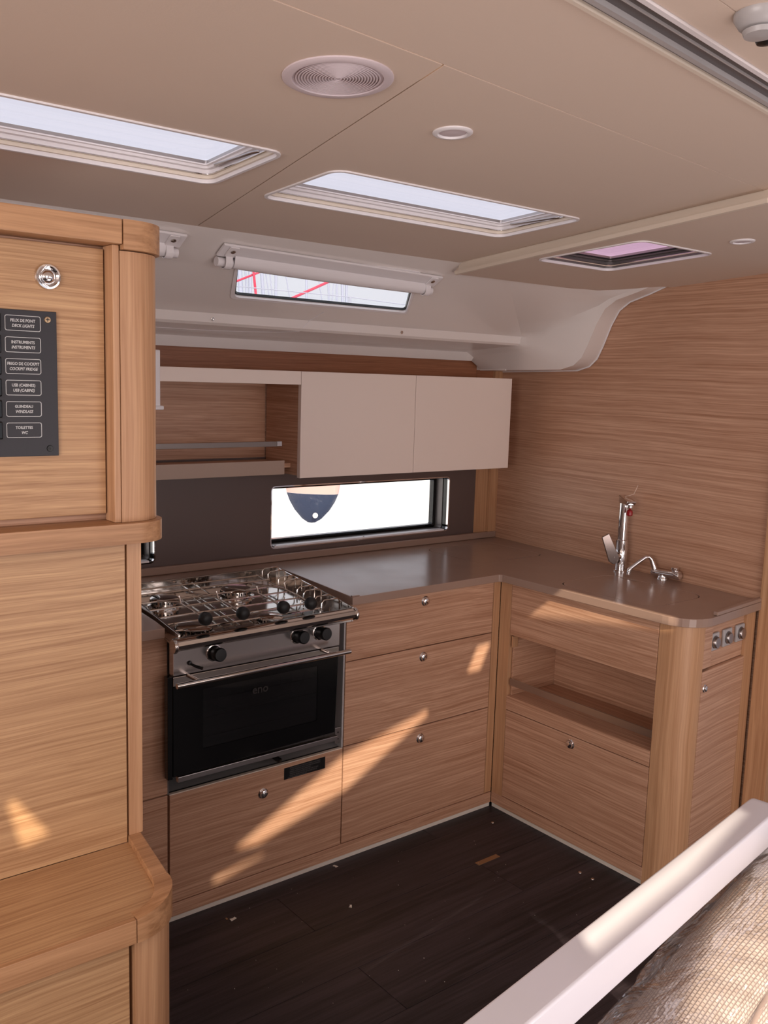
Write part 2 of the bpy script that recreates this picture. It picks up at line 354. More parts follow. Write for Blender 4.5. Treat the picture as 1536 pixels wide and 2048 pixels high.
# walls
BX = lambda y: 2.707+(y-1.458)*.0842     # bulkhead face
wf = empty('wall_forward', (2.76, 2.1, .9), kind='structure')
mk('bulkhead_panel', [(BX(1.47), 1.47, 0), (BX(2.80), 2.80, 0), (BX(2.80), 2.80, 1.80), (BX(1.47), 1.47, 1.868), (BX(1.47)+.03, 1.47, 0), (BX(2.80)+.03, 2.80, 0), (BX(2.80)+.03, 2.80, 1.80), (BX(1.47)+.03, 1.47, 1.868)],
   [(0, 1, 2, 3), (4, 7, 6, 5), (0, 4, 5, 1), (1, 5, 6, 2), (2, 6, 7, 3), (3, 7, 4, 0)], OAKYB, wf)
p = prism('end_post', [(2.690, 1.395), (2.722, 1.395), (2.728, 1.402), (2.728, 1.4695), (2.708, 1.4695), (2.690, 1.4695)], XY, 0, 1.88, OAKZ, wf, bevel=.003)
box('corner_batten', (2.770, BX(2.75)-.001), (2.747, 2.762), (.85, 1.56), OAKZ, wf)
wr = box('wall_passage', (3.30, 3.35), (-1.7, 2.0), (0, 2.0), BLUEW, bevel=0); wr['kind'] = 'structure'
wl = empty('wall_left', (-1.65, 0, 1), kind='structure')
prism('side_panel', [(-1.7, 0), (2.85, 0), (2.85, 2.02), (-1.7, 2.02)], YZ, -1.7, -1.66, GEL, wl, [rrect(-1.3, .5, 1.15, 1.75, .08)[::-1]])
wa = empty('wall_aft', (0, -1.7, 1), kind='structure')
prism('aft_panel', [(-1.7, 0), (3.35, 0), (3.35, 2.02), (-1.7, 2.02)], XZ, -1.70, -1.66, GEL, wa, [rrect(-.4, .6, .7, 1.9, .08)[::-1], rrect(1.1, 2.9, 1.1, 1.75, .08)[::-1]])
# back wall : taupe splash panel with two hull windows, oak above
wb = empty('wall_back', (1.5, 2.765, 1), kind='structure')
Y = 2.765
WA = (1.706, 2.556, .893, 1.117); WB = (.55, 1.272, .887, 1.112)
prism('splash_panel', [(.3, .84), (2.700, .84), (2.700, 1.22), (.3, 1.22)], XZ, Y, Y+.012, SPLASH, wb, [rrect(*WA, .018)[::-1], rrect(*WB, .018)[::-1]])
box('corner_panel', (2.7005, 2.80), (Y-.002, Y+.010), (.84, 1.62), OAKZ, wb)
box('upper_panel', (1.275, 1.679), (Y-.0005, Y+.012), (1.2205, 1.4745), OAKX, wb)
box('upper_panel', (.3, 1.2735), (Y-.0005, Y+.012), (1.2205, 1.4745), OAKX, wb)
box('upper_panel', (1.681, 2.6990), (Y-.0005, Y+.012), (1.2205, 1.4745), OAKX, wb)
box('oak_frieze', (.3, 2.676), (Y-.004, Y+.012), (1.475, 1.64), OAKD, wb)
box('oak_frieze', (2.6775, 2.80), (Y-.0045, Y+.012), (1.5, 1.62), OAKD, wb)
box('lower_backing', (.3, 2.8), (Y+.02, Y+.03), (-.01, .84), BLACK, wb, bevel=0)
box('hull_backing', (-1.7, .3), (Y, Y+.03), (0, 1.64), GEL, wb, bevel=0)
def hull_window(n, W):
    a0, a1, b0, b1 = W; e = empty('window_%d' % n, ((a0+a1)/2, Y, b0), kind='structure')
    def ring(nm, i, o, h0, h1, m, r=.018): return prism(nm, rrect(a0-o, a1+o, b0-o, b1+o, r), XZ, h0, h1, m, e, [rrect(a0+i, a1-i, b0+i, b1-i, max(r-i, .006))[::-1]], smooth=True)
    ring('bright_trim', .004, 0, Y-.002, Y+.010, CHROME)
    ring('rubber_lining', .003, .01, Y+.0125, Y+.035, BLACKG)
    ring('lining', .006, .01, Y+.0355, Y+.075, DSTEEL)
    ring('outer_frame', .020, .012, Y+.0755, Y+.100, BLACKG)
    prism('pane', rrect(a0+.004, a1-.004, b0+.004, b1-.004, .02), XZ, Y+.1005, Y+.106, GLASS, e)
    prism('sill', [(a0+.02, b0+.004), (a1-.02, b0+.004), (a1-.02, b0+.009), (a0+.02, b0+.009)], XZ, Y+.002, Y+.03, WPLAS, e)
    for x in (a0+.03, (a0+a1)/2): lathe('screw', [(.004, 0), (.003, .002), (.0001, .0025)], (x, Y+.014, b0+.009), (0, 0, 1), STEEL, e, 10)
hull_window(1, WA); hull_window(2, WB)
# ------------------------------------------------------------------ moulded white coaming between headliner and wall
PA = [(2.10, 1.872), (2.13, 1.8505), (2.22, 1.802), (2.30, 1.7588), (2.37, 1.721), (2.435, 1.686), (2.452, 1.675), (2.4570, 1.648), (2.466, 1.6405), (2.55, 1.636), (2.65, 1.629), (2.735, 1.622), (2.742, 1.618), (2.7455, 1.584)]
PB = [(1.885, 1.865), (1.93, 1.842), (2.00, 1.820), (2.085, 1.798), (2.132, 1.770), (2.165, 1.72), (2.200, 1.645), (2.225, 1.600), (2.26, 1.572), (2.32, 1.556), (2.45, 1.553), (2.55, 1.551), (2.66, 1.549), (2.7455, 1.547)]
PM = [(2.02, 1.868), (2.09, 1.845), (2.13, 1.805), (2.19, 1.765), (2.25, 1.735), (2.31, 1.700), (2.36, 1.668), (2.385, 1.645), (2.42, 1.628), (2.50, 1.620), (2.58, 1.612), (2.66, 1.606), (2.735, 1.598), (2.7455, 1.584)]
def lerp(P, Q, t): return [(a[0]+(b[0]-a[0])*t, a[1]+(b[1]-a[1])*t) for a, b in zip(P, Q)]
# portlight hole cut between profile rows; face mapped as (x, s) with s along rows 1..5
wsh = empty('wall_upper_side', (1.3, 2.4, 1.7), kind='structure')
fA, fB = Vector((0, 2.13, 1.8505)), Vector((0, 2.452, 1.674)); fd = (fB-fA); fL = fd.length; fd.normalize(); fn = Vector((0, fd.z, -fd.y))  # outward-up? 
if fn.y > 0: fn = -fn                        # fn points into the cabin
def FP(a, s, h): v = fA+fd*s+fn*h; return (a, v.y, v.z)
def port_loop(xl, i=0):
    bl, br, tl, tr_ = (xl+.003+i, .276-i), (xl+.645-i, .278-i), (xl-.085+i, .060+i), (xl+.532-i, .060+i)
    pts = []
    cs = [tl, tr_, br, bl]
    for k in range(4):
        c = Vector(cs[k]); pv = Vector(cs[k-1]); nx = Vector(cs[(k+1) % 4]); rr = .018-i*.3
        A = c+(pv-c).normalized()*rr; B = c+(nx-c).normalized()*rr
        for q in range(5): t = q/4; P = A*(1-t)**2+c*2*t*(1-t)+B*t*t; pts.append((P.x, P.y))
    return pts
PX = [1.325, .448]
face = [(.1, -.03), (2.20, 0), (2.30, .10), (2.44, .22), (2.59, .352), (2.61, fL), (.1, fL)]
prism('side_face', [(.1, -.03), (2.1385, -.03), (2.6035, fL), (.1, fL)], FP, 0, -.004, GEL, wsh, [port_loop(x)[::-1] if True else 0 for x in PX])
def loft(name, secs, mat, parent, smooth=True, autos=30):
    V = []; F = []; m = len(secs[0][1])
    for x, P in secs:
        xf = x if callable(x) else (lambda y, x=x: x)
        V += [(xf(a), a, b) for a, b in P]
    for i in range(len(secs)-1):
        for k in range(m-1): F.append((i*m+k, i*m+k+1, (i+1)*m+k+1, (i+1)*m+k))
    return mk(name, V, F, mat, parent, smooth=smooth, autos=autos)
loft('underside_moulding', [(.1, PA[6:]), (1.4, PA[6:]), (2.60, PA[6:])], GEL, wsh)
loft('moulding_return', [(2.1705, [PA[1]]*2+PA[6:7]*0+[PA[6]]) , (2.6005, [PA[6]]*3)], GEL, wsh) if False else None
# flared corner: from the face edge (sloping line) to the bulkhead flange
def flare():
    V = []; F = []; n = 14
    A = []
    for k in range(n):       # edge running down the face then along the moulding
        y_, z_ = PA[k]
        if k <= 6:
            s = max(0, (Vector((0, y_, z_))-fA).dot(fd)); x_ = 2.17+.43*s/fL
        else: x_ = 2.60
        A.append((x_, y_, z_))
    M = [(2.60+.03*min(k, 7)/7, PM[k][0], PM[k][1]) for k in range(n)]
    B = [(2.680, *PB[k]) for k in range(n)]; B[0] = (2.68, 1.93, 1.865)
    Bi = [(2.672, b[1]+(.022 if 1 < i < 9 else 0), b[2]+(.012 if i > 3 else .006)) for i, b in enumerate(B)]
    C = [(BX(PB[k][0])+.004, *PB[k]) for k in range(n)]
    rows = []
    for t in (0, .35, .7, 1): rows.append([tuple(a[i]+(b[i]-a[i])*t for i in range(3)) for a, b in zip(A, M)])
    rows += [Bi, B, C]
    for r_ in rows: V += r_
    for i in range(len(rows)-1):
        for k in range(n-1): F.append((i*n+k, i*n+k+1, (i+1)*n+k+1, (i+1)*n+k))
    o = mk('corner_moulding', V, F, GEL, wsh, smooth=True, autos=38)
    # thin bright edge bead along the flange
    tube('flange_bead', [(BX(a)-.004, a-.001, b-.001) for a, b in PB[1:]], .0028, WPLAS, wsh, 8)
flare()
prism('flange_end', [(2.60, 1.549), (2.66, 1.549), (2.762, 1.549), (2.762, 1.60), (2.60, 1.612)], YZ, 2.676, 2.682, GEL, wsh)
box('deck_blanking', (-1.7, 3.4), (2.0, 2.9), (1.93, 1.96), GEL, wsh, bevel=0) if False else None
prism('deck_outer', [(2.50, 1.70), (2.90, 1.67), (2.90, 1.60), (2.80, 1.60), (2.80, 1.63)], YZ, .1, 3.3, GEL, wsh)
prism('side_left', [(2.06, 1.93), (2.90, 1.6), (2.80, 1.58), (2.06, 1.85)], YZ, -1.7, .1, GEL, wsh)
for x, py, pz in ((1.310, 2.4525, 1.6575), (2.020, 2.4525, 1.6585)):
    lathe('screw', [(.0055, 0), (.005, .0015), (.002, .0018), (.0001, .001)], (x, py+.001, pz), (0, -1, -.1), STEEL, wsh, 12)
# thin pale gasket joint of the moulding
tube('moulding_joint', [(1.665, 2.404, 1.6995), (1.645, 2.451, 1.6745), (1.625, 2.4575, 1.650)], .0012, WPLAS, wsh, 6)
tube('moulding_joint', [(1.618, 2.466, 1.6400), (1.575, 2.54, 1.636), (1.40, 2.60, 1.632), (1.20, 2.60, 1.632)], .0010, WPLAS, wsh, 6)
for k, x in enumerate(PX):
    e = empty('window_%d' % (3+k), (x+.3, 2.3, 1.75), kind='structure')
    prism('window_frame', port_loop(x, -.006), FP, .003, -.012, WPLAS, e, [port_loop(x, .004)[::-1]])
    prism('seal', port_loop(x, .0045), FP, -.0045, -.012, BLACK, e, [port_loop(x, .008)[::-1]])
    prism('pane', port_loop(x, .003), FP, -.0125, -.016, GLASS, e)
    # roller blind on two brackets above the portlight
    bl = empty('roller_blind', FP(x+.28, .04, .01), ['white rolled-up blind above the portlight with the masts', 'white rolled-up blind half hidden behind the switchboard cupboard'][k], 'blind', 'roller blinds above the portlights')
    x0, x1 = x-.141, x+.627
    so_ = .028 if k == 0 else -.012
    def FQ(a, s, h): return FP(a, s+so_+.026*(a-x0)/(x1-x0), h)
    q = FQ
    prism('headrail', [(x0, .006), (x1, .006), (x1, .056), (x0, .056)], FQ, .003, .010, WPLAS, bl, bevel=.002)
    tube('roller', [q(x0+.004, .070, .016), q(x1-.004, .070, .016)], .0125, WPLAS, bl, 14)
    vs = []; fs = []
    for i in range(25):
        t = i/24; xx = x0+.05+(x1-x0-.09)*t; sag = .004*math.sin(t*math.pi)
        vs += [q(xx, .044, .0105), q(xx, .054+sag*.5, .025), q(xx, .066+sag, .0310), q(xx, .078+sag, .027), q(xx, .085+sag, .014), q(xx, .082+sag, .005)]
    for i in range(24):
        for j in range(5): fs.append((i*6+j, i*6+j+1, i*6+j+7, i*6+j+6))
    mk('blind_fabric', vs, fs, WPLAS, bl, smooth=True)
    for xx in (x0+.032, x1-.032):
        b = prism('bracket', rrect(xx-.014, xx+.014, .008, .048, .004), FQ, .0105, .0145, WPLAS, bl, bevel=.001)
        V = []; F = []
        for i in range(9):
            t = math.pi*i/8; 
            for rr in (.0325, .0300):
                for dx in (-.010, .010): V.append(q(xx+dx, .066-rr*.66*math.cos(t), .004+rr*math.sin(t)))
        for i in range(8):
            k_ = i*4; F += [(k_, k_+1, k_+5, k_+4), (k_+2, k_+6, k_+7, k_+3), (k_, k_+4, k_+6, k_+2), (k_+1, k_+3, k_+7, k_+5)]
        F += [(0, 2, 3, 1), (32, 33, 35, 34)]
        mk('bracket_strap', V, F, WPLAS, b, smooth=True, autos=40)
        lathe('screw', [(.0070, 0), (.0066, .002), (.003, .003), (.0001, .002)], q(xx, .024, .0147), fn, STEEL, b, 14)
# ------------------------------------------------------------------ deck hatches in the ceiling
def hatch(name, loop_rect, zf, label, gm, dark=False):
    x0, x1, y0, y1 = loop_rect; e = empty(name, ((x0+x1)/2, (y0+y1)/2, zf((y0+y1)/2)), label, 'skylight')
    fm = DSTEEL if dark else WPLAS; K = .42
    def ring(nm, o, i, h0, h1, m, r=.03, par=e):
        return prism(nm, rrect(x0-o, x1+o, y0-o, y1+o, max(r+o, .004)), lambda a, b, h: (a, b, zf(b)+(h if h < 0 else h*K)), h0, h1, m, par, [rrect(x0+i, x1-i, y0+i, y1-i, max(r-i, .005))[::-1]], smooth=True)
    ring('trim_ring', .003, .004, -.003, .010, WPLAS)
    ring('blind_track', .001, .009, .0105, .026, BONE if not dark else DSTEEL)
    ring('chrome_channel', .000, .013, .0265, .031, STEEL)
    ring('lining', .000, .011, .0315, .050, WPLAS if not dark else TRACK)
    ring('inner_frame', .001, .020, .0505, .062, fm)
    ring('seal', .000, .026, .0625, .068, WPLAS if not dark else RUBBER)
    ring('lid_frame', .02, .024, .0685, .084, BRUSH, .03)
    prism('lid_pane', rrect(x0+.010, x1-.010, y0+.010, y1-.010, .03), lambda a, b, h: (a, b, zf(b)+h), .0365, .041, gm, e)
    # folding handle bar on the short side
    hx = x1-.02 if not dark else x0+.02
    hy = (y0+y1)/2
    tube('handle', [(hx, hy-.08, zf(hy)+.016), (hx-.008, hy-.07, zf(hy)+.014), (hx-.008, hy+.07, zf(hy)+.014), (hx, hy+.08, zf(hy)+.016)], .003, BRUSH, e, 8)
    return e
hatch('deck_hatch', (.20, .922, 1.460, 1.735), CZ, 'long bright skylight at the upper left above the cupboard', HGLASS)
hatch('deck_hatch', (1.055, 1.775, 1.492, 1.768), CZ, 'long bright skylight in the middle of the ceiling', HGLASS)
hatch('deck_hatch', (1.965, 2.285, 1.462, 1.815), LZ, 'small pink tinted skylight in the lowered ceiling at the right', PGLASS, True)
# outer deck skin round the hatches
cslab('deck_skin', [(-1.7, .95), (1.90, 1.05), (1.98, 2.16), (-1.7, 2.16)], [rrect(.19, .932, 1.45, 1.745, .03), rrect(1.045, 1.785, 1.482, 1.778, .03)], CZ, GEL, cl, t=.012, dz=.0240)
# ------------------------------------------------------------------ ceiling fittings
sp = empty('ceiling_speaker', (.783, 1.108, CZ(1.108)), 'round white perforated speaker set in the ceiling', 'speaker')
zc = CZ(1.108); ctr = (.783, 1.108, zc+.003); up_ = (0, .055, 1); dn = (0, -.055, -1)
lathe('bezel', [(.0775, .0), (.0775, .005), (.073, .0075), (.064, .0070), (.0635, .004), (.0, .004)], ctr, dn, SPEAK, sp, 48)
rings = []
for k in range(14):
    rr = .005+k*.0041
    rings.append(tubemesh([(ctr[0]+rr*math.cos(t*2*math.pi/40), ctr[1]+rr*math.sin(t*2*math.pi/40), ctr[2]-.0052-.055*rr*math.sin(t*2*math.pi/40)) for t in range(40)], .00115, 5, True))
joined('grille', rings, SPEAK, sp, 'stuff')
def downlight(x, y_, zf, s, label):
    e = empty('ceiling_light', (x, y_, zf(y_)), label, 'ceiling light'); c = (x, y_, zf(y_)+.002)
    lathe('bezel', [(.036*s, 0), (.036*s, .004), (.033*s, .006), (.027*s, .006), (.025*s, .002), (.0, .002)], c, dn, WPLAS, e, 36)
    lathe('lens', [(.0245*s, .0022), (.024*s, .003), (.012*s, .0042), (.0, .0045)], c, dn, SPEAK, e, 30)
downlight(1.076, 1.192, CZ, .93, 'small round unlit ceiling light beside the middle skylight')
downlight(2.177, 1.319, LZ, .85, 'small round unlit light in the lowered ceiling at the right')
# object at the very corner of the picture: clear lamp with black knob
cz2 = CZ(.62)
e = empty('reading_lamp', (1.075, .628, cz2), 'chrome ringed clear lamp with a black knob in the top right corner', 'lamp')
lathe('shade', [(.030, 0), (.030, .006), (.024, .016), (.014, .02), (.0, .021)], (1.055, .640, cz2), dn, GREYP, e, 24)
lathe('lens', [(.020, .0205), (.018, .026), (.0, .028)], (1.055, .640, cz2), dn, GREYP, e, 20)
lathe('knob', [(.014, 0), (.016, .01), (.010, .024), (.0, .026)], (1.088, .652, cz2), dn, BLACK, e, 16)
# ================================================================== JOINERY
FY = 2.19; T = .018
# --- oven base cabinet (drawer under the cooker) and slim cabinet on its left
cb = empty('slim_cabinet', (.9, 2.3, 0), 'narrow oak cabinet left of the cooker, behind the switchboard cupboard', 'cabinet')
box('body', (.70, 1.040), (FY+T, 2.74), (.06, .822), OAKX, cb)
box('upper_front', (.72, 1.040), (FY, FY+T), (.3775, .8225), OAKX, cb)
box('lower_front', (.72, 1.040), (FY, FY+T), (.060, .3735), OAKX, cb)
oc = empty('oven_cabinet', (1.33, 2.3, 0), 'oak cabinet under the cooker with a black warning sticker', 'cabinet')
box('body', (1.0445, 1.6235), (FY+T+.001, 2.74), (.06, .368), BLACK, oc, bevel=0)
dr = box('drawer', (1.0465, 1.6215), (FY, FY+T), (.058, .3705), OAKX, oc)
knob((1.3386, FY, .3015), (0, -1, 0), dr)
st = mk('sticker', [(1.4095, FY-.0006, .3230), (1.5565, FY-.0006, .3235), (1.5565, FY-.0006, .3610), (1.4095, FY-.0006, .3590)], [(0, 1, 2, 3)], BLACK, dr)
LN = ['ATTENTION: EN CAS D\'INCENDIE FERMER LE GAZ AVANT', 'TOUTE UTILISATION DE LA CUISINIERE EN NAVIGATION', 'VERIFIER LA FIXATION DES CASSEROLES',
      'WARNING: IN CASE OF FIRE TURN OFF THE GAS AND', 'CLOSE ALL VALVES. DO NOT USE FOR HEATING OR', 'LEAVE THE BURNERS UNATTENDED']
s_ = []
for i, l in enumerate(LN):
    text('lettering', l, .0052, lambda a, b, i=i, l=l: (1.415+a+len(l)*.00145, FY-.0009, .3545-.0058*i+b), INKD, dr, sx=.80)
box('sill_edge', (1.0465, 1.6215), (FY+.001, FY+.012), (.3708, .3735), BONE, oc, bevel=0)
# niche lining of the cooker
box('niche_side', (1.0400, 1.0460), (FY+.002, 2.66), (.3740, .822), DSTEEL, oc)
box('niche_side', (1.6175, 1.6235), (FY+.002, 2.66), (.3740, .822), GREYP, oc)
mk('niche_base', [(1.0465, FY+.014, .376), (1.617, FY+.014, .376), (1.617, 2.64, .41), (1.0465, 2.64, .41)], [(0, 1, 2, 3)], plain('niche_grey', (150, 146, 144), .5), oc)
box('niche_back', (1.0465, 1.617), (2.64, 2.65), (.374, .82), DSTEEL, oc, bevel=0)
# --- three drawer cabinet
dc = empty('drawer_cabinet', (1.94, 2.3, 0), 'oak cabinet with three drawers right of the cooker', 'cabinet')
box('body', (1.6245, 2.44), (FY+T+.001, 2.74), (.06, .82), OAKX, dc)
for z0, z1, kz in ((.6465, .8235, .7967), (.3775, .6430, .6113), (.058, .3740, .3335)):
    d_ = box('drawer', (1.6255, 2.2490), (FY, FY+T), (z0, z1), OAKX, dc)
    knob((1.9375, FY, kz), (0, -1, 0), d_)
box('filler_strip', (2.2515, 2.2835), (FY, FY+T), (.058, .8235), OAKZ, dc)
pk = empty('plinth', (1.6, 2.19, 0), 'oak plinth strip with pale kick edge running along the floor under the cooker side', 'plinth')
box('oak_strip', (.72, 2.2835), (FY-.001, FY+T), (.017, .0555), OAKX, pk)
box('kick', (.72, 2.2835), (FY+.004, FY+T), (.0005, .0165), KICK, pk)
# --- sink cabinet on the right, faces -X at x = 2.285
FX = 2.2855
sk = empty('sink_cabinet', (2.5, 1.8, 0), 'oak sink cabinet with an open shelf, a flap door and a rounded end post', 'cabinet')
box('corner_post', (FX, FX+T), (2.1395, FY-.0005), (.017, .8235), OAKZ, sk)
box('fascia', (FX, FX+T), (1.5485, 2.1375), (.6455, .8235), OAKY, sk)
dd = box('door', (FX, FX+T), (1.5485, 2.1375), (.060, .3755), OAKY, sk)
knob((FX, 1.847, .349), (-1, 0, 0), dd)
box('shelf_front', (FX-.001, FX+.03), (1.5485, 2.1385), (.3785, .4280), OAKY, sk)
box('shelf', (FX+.03, 2.56), (1.52, 2.1385), (.4110, .4270), OAKY, sk)
box('niche_side', (FX+T, 2.56), (2.1315, 2.1395), (.4275, .70), OAKX, sk)
box('niche_back', (2.520, 2.536), (1.52, 2.131), (.4275, .70), OAKY, sk)
box('niche_end', (FX+.045, 2.519), (1.5350, 1.5440), (.4275, .70), OAKX, sk)
box('niche_top', (FX+T+.001, 2.519), (1.5445, 2.131), (.6460, .655), OAKY, sk)
box('shelf_rail', (FX+.004, FX+.008), (1.545, 2.1312), (.4660, .4900), BRUSH, sk, bevel=.0003)
box('hinge_block', (FX+.004, FX+.03), (2.1255, 2.1312), (.600, .640), OAKZ, sk)
box('oak_strip', (FX-.001, FX+T), (1.545, FY-.002), (.017, .0575), OAKY, sk)
box('kick', (FX+.004, FX+T), (1.545, FY-.002), (.0005, .0165), KICK, sk)
EY = lambda x: 1.438+(x-2.267)*.091
R_ = .075; arc = [(FX, 1.5460)]
for i in range(9):
    t = math.radians(180+90*i/8); arc.append((FX+R_+R_*math.cos(t), EY(FX+R_)+R_+R_*math.sin(t)))
arc += [(2.364, EY(2.364)), (2.364, EY(2.364)+.016), (2.36, 1.5460)]
prism('end_post', arc, XY, .0005, .8235, OAKZ, sk, smooth=True)
def endslab(name, x0, x1, z0, z1, mat, par, off=0, t=.016, bevel=.0008):
    vs = [(x, EY(x)+off+dy, z) for x in (x0, x1) for dy in (0, t) for z in (z0, z1)]; return mk(name, vs, BF, mat, par, bevel=bevel)
endslab('end_upright', 2.3655, 2.412, .6925, .8235, OAKXE, sk)
endslab('switch_panel', 2.4125, 2.6300, .6860, .8235, OAKXE, sk, off=.010)
endslab('end_stile', 2.6315, 2.6892, .0005, .8235, OAKZ, sk)
ed = endslab('end_door', 2.3655, 2.6300, .0400, .6840, OAKXE, sk, off=-.001)
knob((2.385, EY(2.385)-.001, .632), (.09, -1, 0), ed, .75)
endslab('end_plinth', 2.3655, 2.6300, .0005, .0385, OAKXE, sk)
box('body', (2.537, 2.66), (1.50, 2.70), (.02, .81), OAKX, sk, bevel=0)
box('lower_body', (FX+T+.002, 2.53), (1.56, 2.12), (.02, .405), OAKX, sk, bevel=0)
for i, (px_, nm) in enumerate(((2.432, 'nearest the rounded post'), (2.513, 'in the middle of the row'), (2.596, 'nearest the bulkhead'))):
    e = empty('dimmer_switch', (px_, EY(px_)+.01, .7635), 'square silver dimmer switch '+nm, 'switch', 'dimmer switches on the sink cabinet end')
    yy = EY(px_)+.010
    vs = [(x, EY(x)+.010+dy, z) for x in (px_-.026, px_+.026) for dy in (-.009, 0) for z in (.737, .790)]
    mk('plate', vs, BF, GREYP, e, bevel=.003)
    lathe('recess', [(.0195, 0), (.0195, .0005), (.019, .001), (.0, .001)], (px_, yy-.009, .7635), (.09, -1, 0), TRACK, e, 24)
    lathe('dial', [(.017, .0015), (.017, .009), (.015, .0115), (.0, .012)], (px_-.001, yy-.009, .7625), (.09, -1, .05), BRUSH, e, 24)
for x in (2.4725, 2.5545): lathe('pilot_hole', [(.002, 0), (.0019, .0006), (.0, .0007)], (x, EY(x)+.010, .7650), (.09, -1, 0), RED, sk, 8)
# ------------------------------------------------------------------ worktop
wt = empty('worktop', (2.2, 2.3, .83), 'taupe L-shaped worktop running round the corner with flush lids', 'worktop')
WZ0, WZ1 = .8245, .850
curve = []
for i in range(9):
    t = math.radians(180+90*i/8); curve.append((2.370+.10*math.cos(t), 1.530+.10*math.sin(t)))
outer = [(.70, 2.150), (1.0150, 2.150), (1.0250, 2.225), (1.062, 2.665), (1.677, 2.665), (1.632, 2.172), (2.262, 2.180), (2.270, 2.172)]+curve+[(2.700, 1.463), (2.713, 1.463)]+[(BX(1.5)-.001, 1.50), (BX(2.755)-.001, 2.755), (.70, 2.755)]
lidS = rrect(2.325, 2.612, 1.602, 1.985, .06); lidF = rrect(2.345, 2.690, 2.350, 2.670, .05)
sS = rrect(2.612+.004, 2.6260, 1.90, 1.975, .005); 
slotF = [(2.462, 2.338), (2.612, 2.347), (2.619, 2.352), (2.612, 2.372), (2.470, 2.3435)]
prism('top', outer, XY, WZ0, WZ1, TAUPE, wt, [lidS, lidF], bevel=.0015)
def inset(l, d):
    cx = sum(p[0] for p in l)/len(l); cy = sum(p[1] for p in l)/len(l)
    return [(p[0]+math.copysign(min(d, abs(p[0]-cx)), cx-p[0]), p[1]+math.copysign(min(d, abs(p[1]-cy)), cy-p[1])) for p in l]
prism('sink_lid', inset(lidS, .0024), XY, WZ0, WZ1-.0004, TAUPE, wt, [rrect(2.594, 2.604, 1.86, 1.93, .004)], bevel=.0008)
prism('fridge_lid', inset(lidF, .0018), XY, WZ0, WZ1-.0003, TAUPE, wt, [[(2.47, 2.3530), (2.475, 2.3555), (2.62, 2.3640), (2.625, 2.3530)]])
box('dark_well', (2.32, 2.70), (1.59, 2.68), (.8150, .8240), BLACK, wt, bevel=0)
box('rear_upstand', (.70, BX(2.74)-.002), (2.742, 2.760), (.8505, .8760), TAUPE, wt, bevel=.003)
mk('end_upstand', [(x, 1.463+dy+(x-2.70)*.10, z) for x in (2.40, 2.708) for dy in (0, .016) for z in (.8503, .862)], BF, TAUPE, wt, bevel=.003)
prism('front_upstand', [(1.632, 2.174), (1.660, 2.174), (1.660, 2.186), (1.634, 2.186)], XY, .8503, .8540, TAUPE, wt, bevel=.001)
# ------------------------------------------------------------------ upper cabinets
UC = empty('wall_cabinet', (2.1, 2.66, 1.17), 'white two-door wall cabinet with an open oak niche on its left', 'cabinet')
UY = 2.56
box('side_panel', (1.6800, 1.6960), (UY+.002, 2.759), (1.1760, 1.5165), OAKY, UC)
box('side_panel', (2.6450, 2.6610), (UY+.002, 2.759), (1.1700, 1.5120), OAKY, UC)
box('bottom_panel', (1.6965, 2.6445), (UY+T, 2.759), (1.1760, 1.190), OAKX, UC)
box('top_panel', (.9, 2.6445), (UY+T, 2.759), (1.500, 1.5160), OAKX, UC)
for i, (a, b) in enumerate(((1.6790, 2.1665), (2.1685, 2.6570))):
    box('door', (a, b), (UY-.018, UY), (1.1695, 1.5175), WHITE, UC, bevel=.001)
box('niche_fascia', (.9, 1.6775), (UY-.018, UY), (1.4745, 1.5175), WHITE, UC, bevel=.001)
box('tray', (.9, 1.6180), (2.545, 2.759), (1.1850, 1.1900), OAKX, UC)
box('tray_front', (.9, 1.6180), (2.540, 2.5445), (1.1850, 1.2300), TAUPEL, UC)
prism('tray_end', [(2.540, 1.185), (2.759, 1.195), (2.759, 1.213), (2.60, 1.23), (2.540, 1.23)], YZ, 1.6185, 1.6790, OAKY, UC) if False else None
box('niche_floor', (.9, 1.6795), (2.60, 2.759), (1.2000, 1.2140), OAKX, UC)
tube('guard_rail', [(.9, 2.561, 1.283), (1.2, 2.561, 1.283), (1.615, 2.561, 1.283)], .001, BRUSH, UC, 6)
box('rail', (.9, 1.6130), (2.5585, 2.5630), (1.2745, 1.2905), plain('rail_metal', (128, 118, 114), .35, .5), UC, bevel=.0005)
box('rail_end', (1.6000, 1.6175), (2.5560, 2.5655), (1.2750, 1.2915), BRUSH, UC, bevel=.001)
box('rail_return', (1.6060, 1.6795), (2.7200, 2.7240), (1.2765, 1.2900), BRUSH, UC) if False else None
wp = empty('wall_monitor', (1.17, 2.53, 1.39), 'thin white plastic edge of a screen showing beside the rounded column', 'screen')
box('casing', (1.00, 1.176), (2.515, 2.535), (1.394, 1.564), WPLAS, wp, bevel=.003)
box('foot_lip', (1.00, 1.184), (2.508, 2.537), (1.3925, 1.4045), WPLAS, wp, bevel=.003)
# ================================================================== COOKER
cooker = empty('cooker', (1.3, 2.3, .44), 'stainless steel two burner gas cooker with a black glass oven door', 'cooker')
def C0(u, v, z): return (1.0330+u+.03*v, 2.140+v, z)
box('oven_body', (.012, .535), (.028, .40), (.455, .800), DSTEEL, cooker, T=C0, bevel=.002)
